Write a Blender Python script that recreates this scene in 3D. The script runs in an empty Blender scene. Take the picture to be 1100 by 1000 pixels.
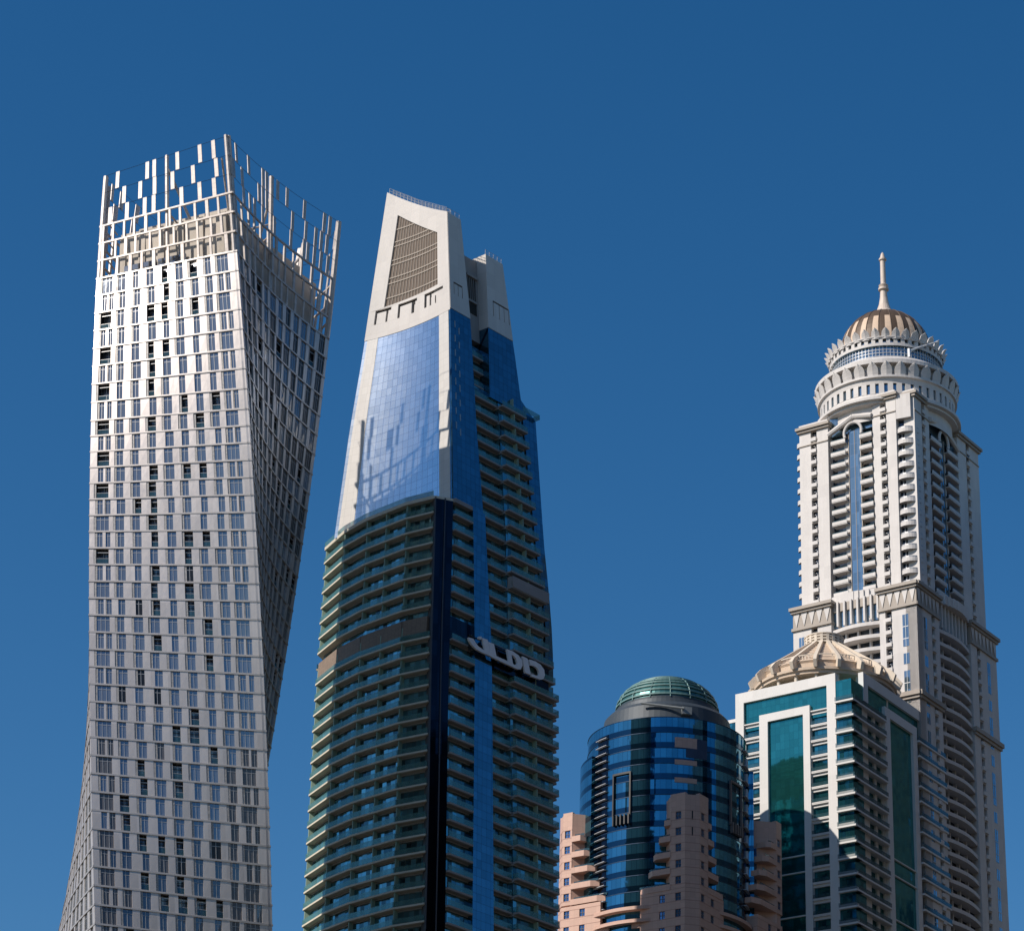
import bpy, math, random, bisect
from math import sin, cos, pi, radians as RD, sqrt, hypot
from mathutils import Vector, Matrix

# ------------------------------------------------------------------ camera, sky, sun, exposure
sc = bpy.context.scene
PITCH, ROLL = RD(26), RD(2.0)
F = Vector((0, cos(PITCH), sin(PITCH))); U0 = Vector((0, -sin(PITCH), cos(PITCH))); X0 = Vector((1, 0, 0))
RIGHT = X0*cos(ROLL) + U0*sin(ROLL); UP = U0*cos(ROLL) - X0*sin(ROLL)
CAM = Vector((0, 0, 2))
cd = bpy.data.cameras.new("camera"); cam = bpy.data.objects.new("camera", cd); sc.collection.objects.link(cam)
cd.sensor_width = 36; cd.lens = 36*3000/1100; cd.clip_start = 1; cd.clip_end = 30000
m = Matrix((RIGHT, UP, -F)).transposed().to_4x4(); m.translation = CAM; cam.matrix_world = m
sc.camera = cam

SUN_AZ, SUN_EL = RD(64), RD(40)          # azimuth: degrees left of the direction from the towers to the camera
TO_SUN = Vector((-sin(SUN_AZ)*cos(SUN_EL), -cos(SUN_AZ)*cos(SUN_EL), sin(SUN_EL)))
w = bpy.data.worlds.new("World"); sc.world = w; w.use_nodes = True
wn, wl = w.node_tree.nodes, w.node_tree.links
bg = wn["Background"]; sky = wn.new("ShaderNodeTexSky"); sky.sky_type = 'NISHITA'; sky.sun_disc = False
sky.sun_elevation = SUN_EL; sky.sun_rotation = pi + SUN_AZ
sky.altitude = 300; sky.air_density = 1.0; sky.dust_density = 0.35; sky.ozone_density = 2.2
hs = wn.new("ShaderNodeHueSaturation"); hs.inputs['Saturation'].default_value = 1.37; hs.inputs['Value'].default_value = 1.32
wl.new(sky.outputs[0], hs.inputs['Color']); wl.new(hs.outputs[0], bg.inputs['Color'])
bg.inputs['Strength'].default_value = 0.075
ld = bpy.data.lights.new("sun", 'SUN'); ld.energy = 4.9; ld.angle = RD(0.53); ld.color = (1.0, 0.915, 0.82)
lo = bpy.data.objects.new("sun", ld); sc.collection.objects.link(lo)
lo.rotation_euler = TO_SUN.to_track_quat('Z', 'Y').to_euler()
sc.view_settings.view_transform = 'Standard'; sc.view_settings.look = 'None'
sc.view_settings.exposure = 0.0; sc.view_settings.gamma = 1.0
sc.cycles.max_bounces = 6; sc.cycles.glossy_bounces = 4; sc.cycles.transparent_max_bounces = 8
rnd = random.Random(7)

# ------------------------------------------------------------------ helpers
def project(p):
    d = Vector(p) - CAM; q = d.dot(F)
    return (550 + 3000*d.dot(RIGHT)/q, 500 - 3000*d.dot(UP)/q) if q > 1 else (-9999, -9999)

class MB:
    """collects quads; build() links them as one mesh object"""
    def __init__(s): s.v = []; s.f = []; s.u = []
    def quad(s, pts, uv=None):
        n = len(s.v); s.v += [tuple(p) for p in pts]; s.f.append(tuple(range(n, n+len(pts))))
        s.u += list(uv) if uv else [(p[0]+p[1], p[2]) for p in pts]
    def add(s, o):
        n = len(s.v); s.v += o.v; s.f += [tuple(i+n for i in f) for f in o.f]; s.u += o.u
    def build(s, name, mat, parent=None, kind=None, weld=False, smooth=False):
        me = bpy.data.meshes.new(name); me.from_pydata(s.v, [], s.f)
        ul = me.uv_layers.new(name="UVMap"); flat = [c for q in s.u for c in q]; ul.data.foreach_set("uv", flat)
        me.materials.append(mat); me.update()
        if smooth: me.polygons.foreach_set("use_smooth", [True]*len(me.polygons))
        o = bpy.data.objects.new(name, me); sc.collection.objects.link(o)
        if parent:
            o.parent = parent; o.matrix_parent_inverse = parent.matrix_world.inverted()
        if kind: o["kind"] = kind
        return o

def thing(name, label, cat, loc):
    o = bpy.data.objects.new(name, None); sc.collection.objects.link(o); o.location = loc
    o["label"] = label; o["category"] = cat
    bpy.context.view_layer.update()
    return o

def parts(name, items, parent, limit=100):
    """items: (MB, material, [(sub name, MB, material)...]); the largest `limit` in view are parts, the rest one part"""
    sc_ = []
    for i, it in enumerate(items):
        ps = [project(p) for p in it[0].v[:64]]
        xs = [p[0] for p in ps]; ys = [p[1] for p in ps]
        cx, cy = sum(xs)/len(xs), sum(ys)/len(ys)
        a = (max(xs)-min(xs))*(max(ys)-min(ys))
        if not (0 < cx < 1100 and 0 < cy < 1000): a *= 1e-4
        sc_.append((-a, i))
    sc_.sort(); top = [i for _, i in sc_[:limit]]; rest = [i for _, i in sc_[limit:]]
    for i in top:
        mb, mat, subs = items[i]
        o = mb.build(name, mat, parent)
        for sn, smb, sm in subs:
            if smb.v: smb.build(sn, sm, o)
    if rest:
        bymat = {}
        for i in rest: bymat.setdefault(items[i][1].name, []).append(i)
        main = None
        for k, ids in bymat.items():
            mb = MB(); sub = {}
            for i in ids:
                mb.add(items[i][0])
                for sn, smb, sm in items[i][2]:
                    e = sub.setdefault((sn, sm.name), (MB(), sm)); e[0].add(smb)
            o = mb.build(name, items[ids[0]][1], parent, kind="stuff")
            for (sn, _), (smb, sm) in sub.items():
                if smb.v: smb.build(sn, sm, o, kind="stuff")

class Surf:
    """vertical facade over a plan polyline (left to right seen from outside) that may change with height; s in metres"""
    def __init__(s, fn, smooth=False): s.fn = fn; s.c = {}; s.smooth = smooth
    def data(s, z):
        k = round(z, 3)
        if k not in s.c:
            p = s.fn(z); cum = [0]
            for a, b in zip(p, p[1:]): cum.append(cum[-1]+hypot(b[0]-a[0], b[1]-a[1]))
            sn = []
            for a, b in zip(p, p[1:]):
                l = hypot(b[0]-a[0], b[1]-a[1]) or 1; sn.append(((b[1]-a[1])/l, -(b[0]-a[0])/l))
            vn = [sn[0]]
            for a, b in zip(sn, sn[1:]):
                q = (a[0]+b[0], a[1]+b[1]); l = hypot(*q) or 1; c = max(.3, (q[0]*a[0]+q[1]*a[1])/l); vn.append((q[0]/l/c, q[1]/l/c))
            vn.append(sn[-1]); s.c[k] = (p, cum, sn, vn)
        return s.c[k]
    def W(s, z): return s.data(z)[1][-1]
    def P(s, t, z, d=0):
        p, cum, sn, vn = s.data(z)
        i = min(max(bisect.bisect_right(cum, t)-1, 0), len(p)-2)
        r = (t-cum[i])/((cum[i+1]-cum[i]) or 1)
        x = p[i][0]+(p[i+1][0]-p[i][0])*r; y = p[i][1]+(p[i+1][1]-p[i][1])*r
        if s.smooth:
            r = min(max(r, 0), 1)
            nx = vn[i][0]*(1-r)+vn[i+1][0]*r; ny = vn[i][1]*(1-r)+vn[i+1][1]*r
        else: nx, ny = sn[i]
        return (x+nx*d, y+ny*d, z)

class Arc:
    """round facade: s in degrees from the direction of the camera, clockwise seen from above to the right"""
    def __init__(s, c, R): s.c_ = c; s.R = R if callable(R) else (lambda z: R)
    def P(s, a, z, d=0):
        r = s.R(z)+d; a = RD(a)
        return (s.c_[0]+r*sin(a), s.c_[1]-r*cos(a), z)

def box(mb, S, s0, s1, z0, z1, d0, d1, n=1, nz=1, back=False, us=1.0):
    """solid piece of a facade between s0..s1, z0..z1 and depths d0 (inner) .. d1 (outer)"""
    P = S.P
    if isinstance(S, Arc): us = RD(1)*S.R(z0)
    for i in range(n):
        a = s0+(s1-s0)*i/n; b = s0+(s1-s0)*(i+1)/n
        for j in range(nz):
            lo_ = z0+(z1-z0)*j/nz; hi = z0+(z1-z0)*(j+1)/nz
            mb.quad((P(a, lo_, d1), P(b, lo_, d1), P(b, hi, d1), P(a, hi, d1)), ((a*us, lo_), (b*us, lo_), (b*us, hi), (a*us, hi)))
            if back: mb.quad((P(b, lo_, d0), P(a, lo_, d0), P(a, hi, d0), P(b, hi, d0)), ((b*us, lo_), (a*us, lo_), (a*us, hi), (b*us, hi)))
        mb.quad((P(a, z1, d1), P(b, z1, d1), P(b, z1, d0), P(a, z1, d0)), ((a*us, z1), (b*us, z1), (b*us, z1+d1-d0), (a*us, z1+d1-d0)))
        mb.quad((P(a, z0, d0), P(b, z0, d0), P(b, z0, d1), P(a, z0, d1)), ((a*us, z0), (b*us, z0), (b*us, z0-d1+d0), (a*us, z0-d1+d0)))
    for j in range(nz):
        lo_ = z0+(z1-z0)*j/nz; hi = z0+(z1-z0)*(j+1)/nz
        mb.quad((P(s0, lo_, d0), P(s0, lo_, d1), P(s0, hi, d1), P(s0, hi, d0)), ((s0*us, lo_), (s0*us+d1-d0, lo_), (s0*us+d1-d0, hi), (s0*us, hi)))
        mb.quad((P(s1, lo_, d1), P(s1, lo_, d0), P(s1, hi, d0), P(s1, hi, d1)), ((s1*us, lo_), (s1*us+d1-d0, lo_), (s1*us+d1-d0, hi), (s1*us, hi)))
    return mb

def sheet(mb, f, nu, nv, d0, d1, uvf=None):
    """solid over a free parametric patch f(u, v, d)"""
    uvf = uvf or (lambda u, v: (u, v))
    g = lambda u, v: f(u, v, d1)
    for i in range(nu):
        for j in range(nv):
            a, b, c, e = i/nu, (i+1)/nu, j/nv, (j+1)/nv
            mb.quad((g(a, c), g(b, c), g(b, e), g(a, e)), (uvf(a, c), uvf(b, c), uvf(b, e), uvf(a, e)))
    for i in range(nu):
        a, b = i/nu, (i+1)/nu
        mb.quad((f(a, 1, d1), f(b, 1, d1), f(b, 1, d0), f(a, 1, d0)))
        mb.quad((f(a, 0, d0), f(b, 0, d0), f(b, 0, d1), f(a, 0, d1)))
    for j in range(nv):
        c, e = j/nv, (j+1)/nv
        mb.quad((f(0, c, d0), f(0, c, d1), f(0, e, d1), f(0, e, d0)))
        mb.quad((f(1, c, d1), f(1, c, d0), f(1, e, d0), f(1, e, d1)))
    return mb

def tube(mb, a, b, r, r2=None, n=8):
    a, b = Vector(a), Vector(b); r2 = r if r2 is None else r2
    ax = (b-a).normalized(); t = ax.cross(Vector((0, 0, 1)) if abs(ax.z) < .95 else Vector((1, 0, 0))).normalized(); q = ax.cross(t)
    ra = [a+(t*cos(2*pi*i/n)+q*sin(2*pi*i/n))*r for i in range(n)]; rb = [b+(t*cos(2*pi*i/n)+q*sin(2*pi*i/n))*r2 for i in range(n)]
    for i in range(n):
        j = (i+1) % n; mb.quad((ra[j], ra[i], rb[i], rb[j]))
    mb.quad(ra); mb.quad(rb[::-1])
    return mb

def lathe(mb, c, prof, n=48, a0=0, a1=360):
    for i in range(n):
        a, b = RD(a0+(a1-a0)*i/n), RD(a0+(a1-a0)*(i+1)/n)
        for (r, z), (r2, z2) in zip(prof, prof[1:]):
            pts = [(c[0]+r*sin(a), c[1]-r*cos(a), z), (c[0]+r*sin(b), c[1]-r*cos(b), z), (c[0]+r2*sin(b), c[1]-r2*cos(b), z2), (c[0]+r2*sin(a), c[1]-r2*cos(a), z2)]
            uv = [(a*r, z), (b*r, z), (b*r, z2), (a*r, z2)]
            if r2 < 1e-4: pts = pts[:3]; uv = uv[:3]
            elif r < 1e-4: pts = [pts[0]]+pts[2:]; uv = [uv[0]]+uv[2:]
            mb.quad(pts, uv)
    return mb

def prism(mb, pts, z0, z1, top=True):
    """closed plan polygon (x, y), anticlockwise"""
    n = len(pts); u = 0
    for i in range(n):
        a, b = pts[i], pts[(i+1) % n]; l = hypot(b[0]-a[0], b[1]-a[1])
        mb.quad(((*a, z0), (*b, z0), (*b, z1), (*a, z1)), ((u, z0), (u+l, z0), (u+l, z1), (u, z1))); u += l
    if top: mb.quad([(*p, z1) for p in pts])
    return mb

def loft(mb, rings, top=True):
    """rings: list of (z, [(x, y)...]) anticlockwise with equal counts"""
    for (z0, p0), (z1, p1) in zip(rings, rings[1:]):
        n = len(p0); u = 0
        for i in range(n):
            j = (i+1) % n; l = hypot(p0[j][0]-p0[i][0], p0[j][1]-p0[i][1])
            mb.quad(((*p0[i], z0), (*p0[j], z0), (*p1[j], z1), (*p1[i], z1)), ((u, z0), (u+l, z0), (u+l, z1), (u, z1))); u += l
    if top: mb.quad([(*p, rings[-1][0]) for p in rings[-1][1]])
    return mb

# ------------------------------------------------------------------ materials
class NT:
    def __init__(s, name):
        s.m = bpy.data.materials.new(name); s.m.use_nodes = True; s.t = s.m.node_tree; s.n = s.t.nodes; s.l = s.t.links
        s.b = s.n["Principled BSDF"]
    def math(s, op, a, b=None):
        x = s.n.new("ShaderNodeMath"); x.operation = op
        for i, q in enumerate((a, b)):
            if q is None: continue
            if isinstance(q, (int, float)): x.inputs[i].default_value = q
            else: s.l.new(q, x.inputs[i])
        return x.outputs[0]
    def mix(s, f, a, b):
        x = s.n.new("ShaderNodeMix"); x.data_type = 'RGBA'
        for i, q in ((0, f), (6, a), (7, b)):
            if isinstance(q, (int, float)): x.inputs[i].default_value = q
            elif isinstance(q, tuple): x.inputs[i].default_value = (*q, 1)
            else: s.l.new(q, x.inputs[i])
        return x.outputs[2]
    def noise(s, scale, detail=3, vec=None):
        x = s.n.new("ShaderNodeTexNoise"); x.inputs['Scale'].default_value = scale; x.inputs['Detail'].default_value = detail
        if vec is None:
            g = s.n.new("ShaderNodeNewGeometry"); vec = g.outputs['Position']
        s.l.new(vec, x.inputs['Vector']); return x.outputs['Fac']
    def uv(s):
        x = s.n.new("ShaderNodeUVMap"); x.uv_map = "UVMap"; y = s.n.new("ShaderNodeSeparateXYZ"); s.l.new(x.outputs[0], y.inputs[0]); return y.outputs[0], y.outputs[1]
    def cell(s, pw, ph):
        u, v = s.uv(); uu = s.math('DIVIDE', u, pw); vv = s.math('DIVIDE', v, ph)
        c = s.n.new("ShaderNodeCombineXYZ"); s.l.new(s.math('FLOOR', uu), c.inputs[0]); s.l.new(s.math('FLOOR', vv), c.inputs[1])
        wnz = s.n.new("ShaderNodeTexWhiteNoise"); wnz.noise_dimensions = '3D'; s.l.new(c.outputs[0], wnz.inputs[0])
        return s.math('FRACT', uu), s.math('FRACT', vv), wnz

def clad(name, col, pw=1.5, ph=3.5, rough=.5, metal=0., line=.03, dark=.75, vary=.06, stain=.1, spec=.5):
    t = NT(name); fu, fv, wnz = t.cell(pw, ph)
    a = t.mix(wnz.outputs[0], tuple(c*(1-vary) for c in col), tuple(min(1, c*(1+vary)) for c in col))
    g0 = t.n.new('ShaderNodeNewGeometry'); mp = t.n.new('ShaderNodeVectorMath'); mp.operation = 'MULTIPLY'; t.l.new(g0.outputs['Position'], mp.inputs[0]); mp.inputs[1].default_value = (1, 1, .13)
    st = t.noise(.7, 6, mp.outputs[0]); st2 = t.math('MULTIPLY', t.math('SUBTRACT', st, .4), 2.2)
    stn = t.n.new("ShaderNodeClamp"); t.l.new(st2, stn.inputs[0])
    a = t.mix(t.math('MULTIPLY', stn.outputs[0], stain), a, tuple(c*.6 for c in col))
    if line > 0:
        lm = t.math('MAXIMUM', t.math('LESS_THAN', fu, line/pw), t.math('LESS_THAN', fv, line/ph))
        a = t.mix(lm, a, tuple(c*dark for c in col))
    t.l.new(a, t.b.inputs['Base Color'])
    t.b.inputs['Metallic'].default_value = metal
    t.l.new(t.math('ADD', t.math('MULTIPLY', t.noise(1.3), .15), rough-.07), t.b.inputs['Roughness'])
    t.b.inputs['Specular IOR Level'].default_value = spec
    return t.m

def glass(name, col, pw=1.5, ph=1.76, metal=.85, rough=.04, jit=.012, line=.05, linecol=(.02, .03, .04), vary=.15, band=None, wave=.01, bandfrac=.3):
    """coated facade glass: each pane reflects in a slightly different direction"""
    t = NT(name); fu, fv, wnz = t.cell(pw, ph)
    a = t.mix(wnz.outputs[0], tuple(c*(1-vary) for c in col), tuple(min(1, c*(1+vary)) for c in col))
    if band: a = t.mix(t.math('LESS_THAN', fv, bandfrac), a, band)
    if line > 0:
        lm = t.math('MAXIMUM', t.math('LESS_THAN', fu, line/pw), t.math('LESS_THAN', fv, line/ph))
        a = t.mix(lm, a, linecol)
    t.l.new(a, t.b.inputs['Base Color'])
    t.b.inputs['Metallic'].default_value = metal; t.b.inputs['Roughness'].default_value = rough
    g = t.n.new("ShaderNodeNewGeometry")
    vs = t.n.new("ShaderNodeVectorMath"); vs.operation = 'SUBTRACT'; t.l.new(wnz.outputs[1], vs.inputs[0]); vs.inputs[1].default_value = (.5, .5, .5)
    vm = t.n.new("ShaderNodeVectorMath"); vm.operation = 'SCALE'; t.l.new(vs.outputs[0], vm.inputs[0]); vm.inputs['Scale'].default_value = jit*2
    nz = t.n.new("ShaderNodeTexNoise"); nz.inputs['Scale'].default_value = .6; nz.inputs['Detail'].default_value = 2; t.l.new(g.outputs['Position'], nz.inputs['Vector'])
    ns = t.n.new("ShaderNodeVectorMath"); ns.operation = 'SUBTRACT'; t.l.new(nz.outputs['Color'], ns.inputs[0]); ns.inputs[1].default_value = (.5, .5, .5)
    nm = t.n.new("ShaderNodeVectorMath"); nm.operation = 'SCALE'; t.l.new(ns.outputs[0], nm.inputs[0]); nm.inputs['Scale'].default_value = wave*2
    ad = t.n.new("ShaderNodeVectorMath"); ad.operation = 'ADD'; t.l.new(vm.outputs[0], ad.inputs[0]); t.l.new(nm.outputs[0], ad.inputs[1])
    a2 = t.n.new("ShaderNodeVectorMath"); a2.operation = 'ADD'; t.l.new(ad.outputs[0], a2.inputs[0]); t.l.new(g.outputs['Normal'], a2.inputs[1])
    nn = t.n.new("ShaderNodeVectorMath"); nn.operation = 'NORMALIZE'; t.l.new(a2.outputs[0], nn.inputs[0]); t.l.new(nn.outputs[0], t.b.inputs['Normal'])
    return t.m

def railglass(name, col, alpha=.55):
    t = NT(name); t.b.inputs['Base Color'].default_value = (*col, 1); t.b.inputs['Roughness'].default_value = .08
    t.b.inputs['Metallic'].default_value = .35; t.b.inputs['Alpha'].default_value = alpha
    return t.m

def plain(name, col, rough=.5, metal=0.):
    t = NT(name); a = t.mix(t.noise(.8, 4), tuple(c*.88 for c in col), tuple(min(1, c*1.1) for c in col)); t.l.new(a, t.b.inputs['Base Color'])
    t.b.inputs['Roughness'].default_value = rough; t.b.inputs['Metallic'].default_value = metal
    return t.m

# ------------------------------------------------------------------ ground
M_ground = plain("sand_and_asphalt", (.07, .062, .05), .9)
gm = MB(); G = 9000
for i in range(-3, 3):
    for j in range(-3, 3):
        gm.quad(((i*G/3, j*G/3, 0), ((i+1)*G/3, j*G/3, 0), ((i+1)*G/3, (j+1)*G/3, 0), (i*G/3, (j+1)*G/3, 0)))
go = gm.build("ground", M_ground); go["kind"] = "structure"

M_blocker = glass("sky_blocker_facade", (.05, .055, .065), 3.2, 3.6, .3, .25, .02, 1.1, (.08, .07, .065), .4)
def sky_blocker(x, y, wx, wy, h, label):  # unseen towers added to cut sky light and reflect dark in right-hand faces
    t = thing("added_sky_blocker", label, "tower block", (x, y, 0))
    q = [(x-wx, y-wy), (x+wx, y-wy), (x+wx, y+wy), (x-wx, y+wy)]
    mb = MB(); prism(mb, q, 0, h); mb.build("facade", M_blocker, t)
    mb = MB(); prism(mb, [(x-wx*.6, y-wy*.6), (x+wx*.6, y-wy*.6), (x+wx*.6, y+wy*.6), (x-wx*.6, y+wy*.6)], h, h+9); mb.build("roof_house", M_blocker, t)
sky_blocker(212, 640, 34, 70, 335, "unseen very tall dark brown tower added to block sky light, level with the spire tower")
sky_blocker(190, 450, 40, 75, 300, "unseen dark brown tower added to block sky light, nearer than the spire tower")
sky_blocker(150, 270, 60, 70, 300, "broad dark brown tower added out of frame to block sky light, closest to the camera")

# ================================================================== 1. the twisted tower
M_alu = clad("pale_aluminium", (.60, .54, .50), 1.6, 3.55, .4, .42, .0, vary=.10, stain=.2)
M_band = clad("aluminium_ledge", (.50, .455, .42), 3.2, 30, .4, .4, .06, .7, vary=.05, stain=.15)
M_perf = clad("perforated_screen", (.42, .40, .38), .22, .22, .5, .2, .05, .45, vary=.25, stain=.1)
M_wblue = glass("window_blue", (.20, .225, .26), 40, 40, .6, .06, .03, 0, wave=.03, vary=.35)
M_wcurt = plain("window_curtained", (.12, .12, .13), .25, .2)
M_wdark = plain("window_dark", (.012, .012, .014), .3)
M_frame = plain("window_frame_grey", (.42, .42, .42), .4, .3)
M_rail = railglass("balcony_glass_teal", (.06, .13, .15), .6)
M_post = clad("crown_steel", (.56, .49, .44), 1.0, 1.1, .45, .1, .05, .6, vary=.12, stain=.5)
M_cable = plain("dark_cable", (.05, .05, .05), .5, .5)
M_pent = clad("penthouse_render", (.50, .44, .37), 4, 4.4, .7, 0, .1, .8, vary=.1, stain=.3)
M_core = glass("core_glass", (.10, .11, .13), 1.6, 3.55, .5, .15, .01, .3, (.3, .3, .3))

CO = (-60.98, 502.84); QC = (1.573, -26.302); QL = (-25.43, -8.998); QR = (23.056, 6.235)
QB = (-3.6, 27.1); QX = (-QL[0], -QL[1])
def rot(q, z, k=1.0):
    th = -.00545*(z-306) - .00000064*(z-306)**2
    c, s = cos(th), sin(th); return (CO[0]+k*(c*q[0]-s*q[1]), CO[1]+k*(s*q[0]+c*q[1]))
def chord(a, b, n, sag):
    l = hypot(b[0]-a[0], b[1]-a[1]); nx, ny = (b[1]-a[1])/l, -(b[0]-a[0])/l
    return [(a[0]+(b[0]-a[0])*i/n-nx*sag*4*(i/n)*(1-i/n), a[1]+(b[1]-a[1])*i/n-ny*sag*4*(i/n)*(1-i/n)) for i in range(n+1)]
_left = [QL, QC]; _right = chord(QC, QR, 8, 1.6); _back = chord(QB, QL, 8, -.9); _rear = [QR, (20, 14), QB]
mk = lambda pts: Surf(lambda z, pts=pts: [rot(q, z) for q in pts], smooth=True)
SL, SR, SB, SX = mk(_left), mk(_right), mk(_back), mk(_rear)
WL, WR, WB, WX = SL.W(300), SR.W(300), SB.W(300), SX.W(300)

tw = thing("twisted_tower", "pale twisted skyscraper turning towards its base, with an open frame crown of loose white panels", "skyscraper", (CO[0], CO[1], 0))
ring = [_left[0], _left[1]] + _right[1:] + _rear[1:] + _back[1:-1]
core = MB()
zs = [0, 60, 90]+[100+4*i for i in range(45)]+[279.6]
loft(core, [(z, [rot(q, z, .93) for q in ring]) for z in zs]); core.build("core", M_core, tw)

zf = [279.6-4.25*i for i in range(9)]
while zf[-1] > 118: zf.append(zf[-1]-3.55)
cladm, perfm, bandm = MB(), MB(), MB(); wins, balcs = [], []
def twist_face(S, W, n, m0, m1, seed, nb, front):
    r = random.Random(seed); cw = (W-m0-m1)/n
    for k, z in enumerate(zf): box(bandm, S, -.1, W+.1, z-.2, z+.15, -.7, .13, nb)
    for k in range(len(zf)-1):
        zt, zb = zf[k]-.2, zf[k+1]+.15; off = .25*((k % 2)*2-1)
        openings = []
        for i in range(n):
            c = m0+cw*(i+.5)+off*r.uniform(.2, 1); wd = r.choice((1.25, 1.3, 1.45, 1.7)) if front else r.choice((1.7, 1.9, 2.3))
            kind = 'b'
            if front:
                if i in (0, n-1):
                    if (k+i) % 2: openings += [(c-1.3, c-.25, 'w', i), (c+.35, c+1.25, 'w', i)]
                    else: openings.append((c-1.25, c+1.2, 'w', i))
                    continue
            openings.append((c-wd/2, c+wd/2, 'w', i))
        pos = 0.
        for (a, b, kd, i) in openings:
            if front:
                pr = {0: (.9 if (k+i) % 2 == 0 else 0) if 1 <= k <= 16 else .06, 1: .35 if k > 26 else .0, 2: .22 if k > 12 else .0, 3: .55 if k < 25 else .25, 4: .6 if k < 6 else (.08 if k < 26 else .4), 5: .35 if 4 < k < 26 else .1, 6: .25 if k < 26 else .5, 7: .05, 8: .25 if k in (10, 11, 12, 13, 14) else .03}.get(i, .1)
            else: pr = .12
            bal = r.random() < pr
            # wall between the openings: a plain panel and a strip of perforated screen
            if a > pos:
                q = a-min(.45, (a-pos)*.35) if r.random() < .7 else a
                box(cladm, S, pos, q, zb, zt, -.7, r.choice((.0, .04, .08)), 2 if q-pos > 2 else 1)
                if q < a: box(perfm, S, q, a, zb, zt, -.7, -.03)
            pos = b
            if bal:
                mb = MB(); P = S.P
                box(mb, S, a, b, zb, zt, -1.6, -1.5); box(mb, S, a-.02, a+.02, zb, zt, -1.6, -.3); box(mb, S, b-.02, b+.02, zb, zt, -1.6, -.3)
                rl = MB(); box(rl, S, a, b, zb, zb+1.15, -.22, -.16)
                fr = MB(); box(fr, S, a, b, zt-.75, zt-.62, -.5, -.3); box(fr, S, a, b, zb+1.15, zb+1.22, -.25, -.13)
                if b-a > 1.6: box(fr, S, (a+b)/2-.05, (a+b)/2+.05, zb, zt, -1.5, -1.35)
                balcs.append((mb, M_wdark, [("railing", rl, M_rail), ("rail_frame", fr, M_frame)]))
            else:
                mb = MB(); box(mb, S, a, b, zb, zt, -.7, -.16)
                fr = MB(); t = .42 if b-a < 2 else .5
                box(fr, S, a, b, zt-.85, zt-.77, -.18, -.1)
                for t in ((.45,) if b-a < 1.9 else (.33, .67)): box(fr, S, a+(b-a)*t-.04, a+(b-a)*t+.04, zb, zt, -.18, -.08)
                cur = front and k > 26 and (i in (0, 7, 8) or r.random() < .15) and r.random() < .85
                wins.append((mb, M_wcurt if cur else (M_wblue if r.random() < (.97 if front else .45) else M_wdark), [("window_frame", fr, M_frame)]))
        box(cladm, S, pos, W, zb, zt, -.7, .04, 2)
twist_face(SL, WL, 9, 1.1, 1.6, 3, 1, True)
twist_face(SR, WR, 12, .5, .5, 4, 8, False)
twist_face(SB, WB, 12, .5, .5, 5, 8, False)
twist_face(SX, WX, 9, .8, .8, 6, 3, False)
cladm.build("cladding", M_alu, tw); perfm.build("perforated_screen", M_perf, tw); bandm.build("floor_ledge", M_band, tw)
parts("window", wins, tw); parts("balcony", balcs, tw)

# crown: four storeys of ring beams and fins, three open rows of hanging panels
ZT = 279.6; LV = [ZT+4.4*i for i in range(7)]
rbs, fins, cab = [MB(), MB(), MB()], [], MB(); pan = []
left_rows = [[2.4, 6.6, 11, 13.2, 20, 24.4, 27.9], [5.7, 9.8, 13.4, 17.9, 23, 28.7], [3.8, 11.5, 13.3, 19.2, 24.9, 28.3]]
right_rows = [[5.6, 8.2, 10.2, 13.4, 17.9, 24, 28.5, 29.8, 32, 34.2, 36.4], [1.6, 5.3, 12, 13.5, 15, 24.3, 28.8, 32, 33.8, 35.6], [3.2, 8.2, 13.6, 15, 19, 22.2, 28, 34.3, 36]]
for S, W, seed, rows in ((SL, WL, 1, left_rows), (SR, WR, 2, right_rows), (SB, WB, 3, None), (SX, WX, 4, None)):
    r = random.Random(seed+40)
    for li, lv in enumerate(LV[1:4]): box(rbs[li], S, 0, W, lv-.19, lv+.19, -.2, .15, 8, back=True)
    for k in range(3):
        s = r.uniform(.8, 1.6)
        while s < W-1:
            mb = MB(); wd = r.choice((.45, .5, .7)); box(mb, S, s-wd/2, s+wd/2, LV[k]+.2, LV[k+1]-.24, -.25, .1, back=True)
            fins.append((mb, M_post, [])); s += r.uniform(2.3, 3.6)
    for k in (4, 5, 6):
        for j in range(16): tube(cab, S.P(W*j/16, LV[k]-.1, -.05), S.P(W*(j+1)/16, LV[k]-.1, -.05), .05, n=4)
    for k in range(3):
        row = rows[k] if rows else [r.uniform(1, W-1) for _ in range(6)]
        for s in row:
            mb = MB(); box(mb, S, s-.45, s+.45, LV[3+k]+.1, LV[4+k]-.05, -.1, .06, back=True); pan.append((mb, M_post, []))
for q in rbs: q.build("crown_ring_beam", M_post, tw)
cab.build("crown_cable", M_cable, tw)
parts("crown_fin", fins, tw, 60); parts("crown_panel", pan, tw)
def post(S, s, d, r=.45, z1=306.4, z0=279.6):
    mb = MB(); n = 6
    for i in range(n):
        a, b = z0+(z1-z0)*i/n, z0+(z1-z0)*(i+1)/n; tube(mb, S.P(s, a, d), S.P(s, b, d), r, n=8)
    mb.build("crown_post", M_post, tw)
post(SL, WL-.75, -.35, .42); post(SR, .95, -.3, .42); post(SL, .4, -.3, .55, 305.8); post(SR, WR-.5, -.2, .6, 306); post(SB, WB-1.6, -.5, .4, 304)
post(SL, 16, -.7, .42); post(SR, 17.6, -.7, .5); post(SB, 18, -.7, .45); post(SX, 14, -.7, .45); post(SB, .8, -.7, .45)
rg = MB()
for i in range(17):
    z = 281+i*1.5; tube(rg, SL.P(WL-.75, z, -.45), SR.P(.95, z, -.45), .22, n=4)
rg.build("crown_ladder", M_wcurt, tw)
struts = []
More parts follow.
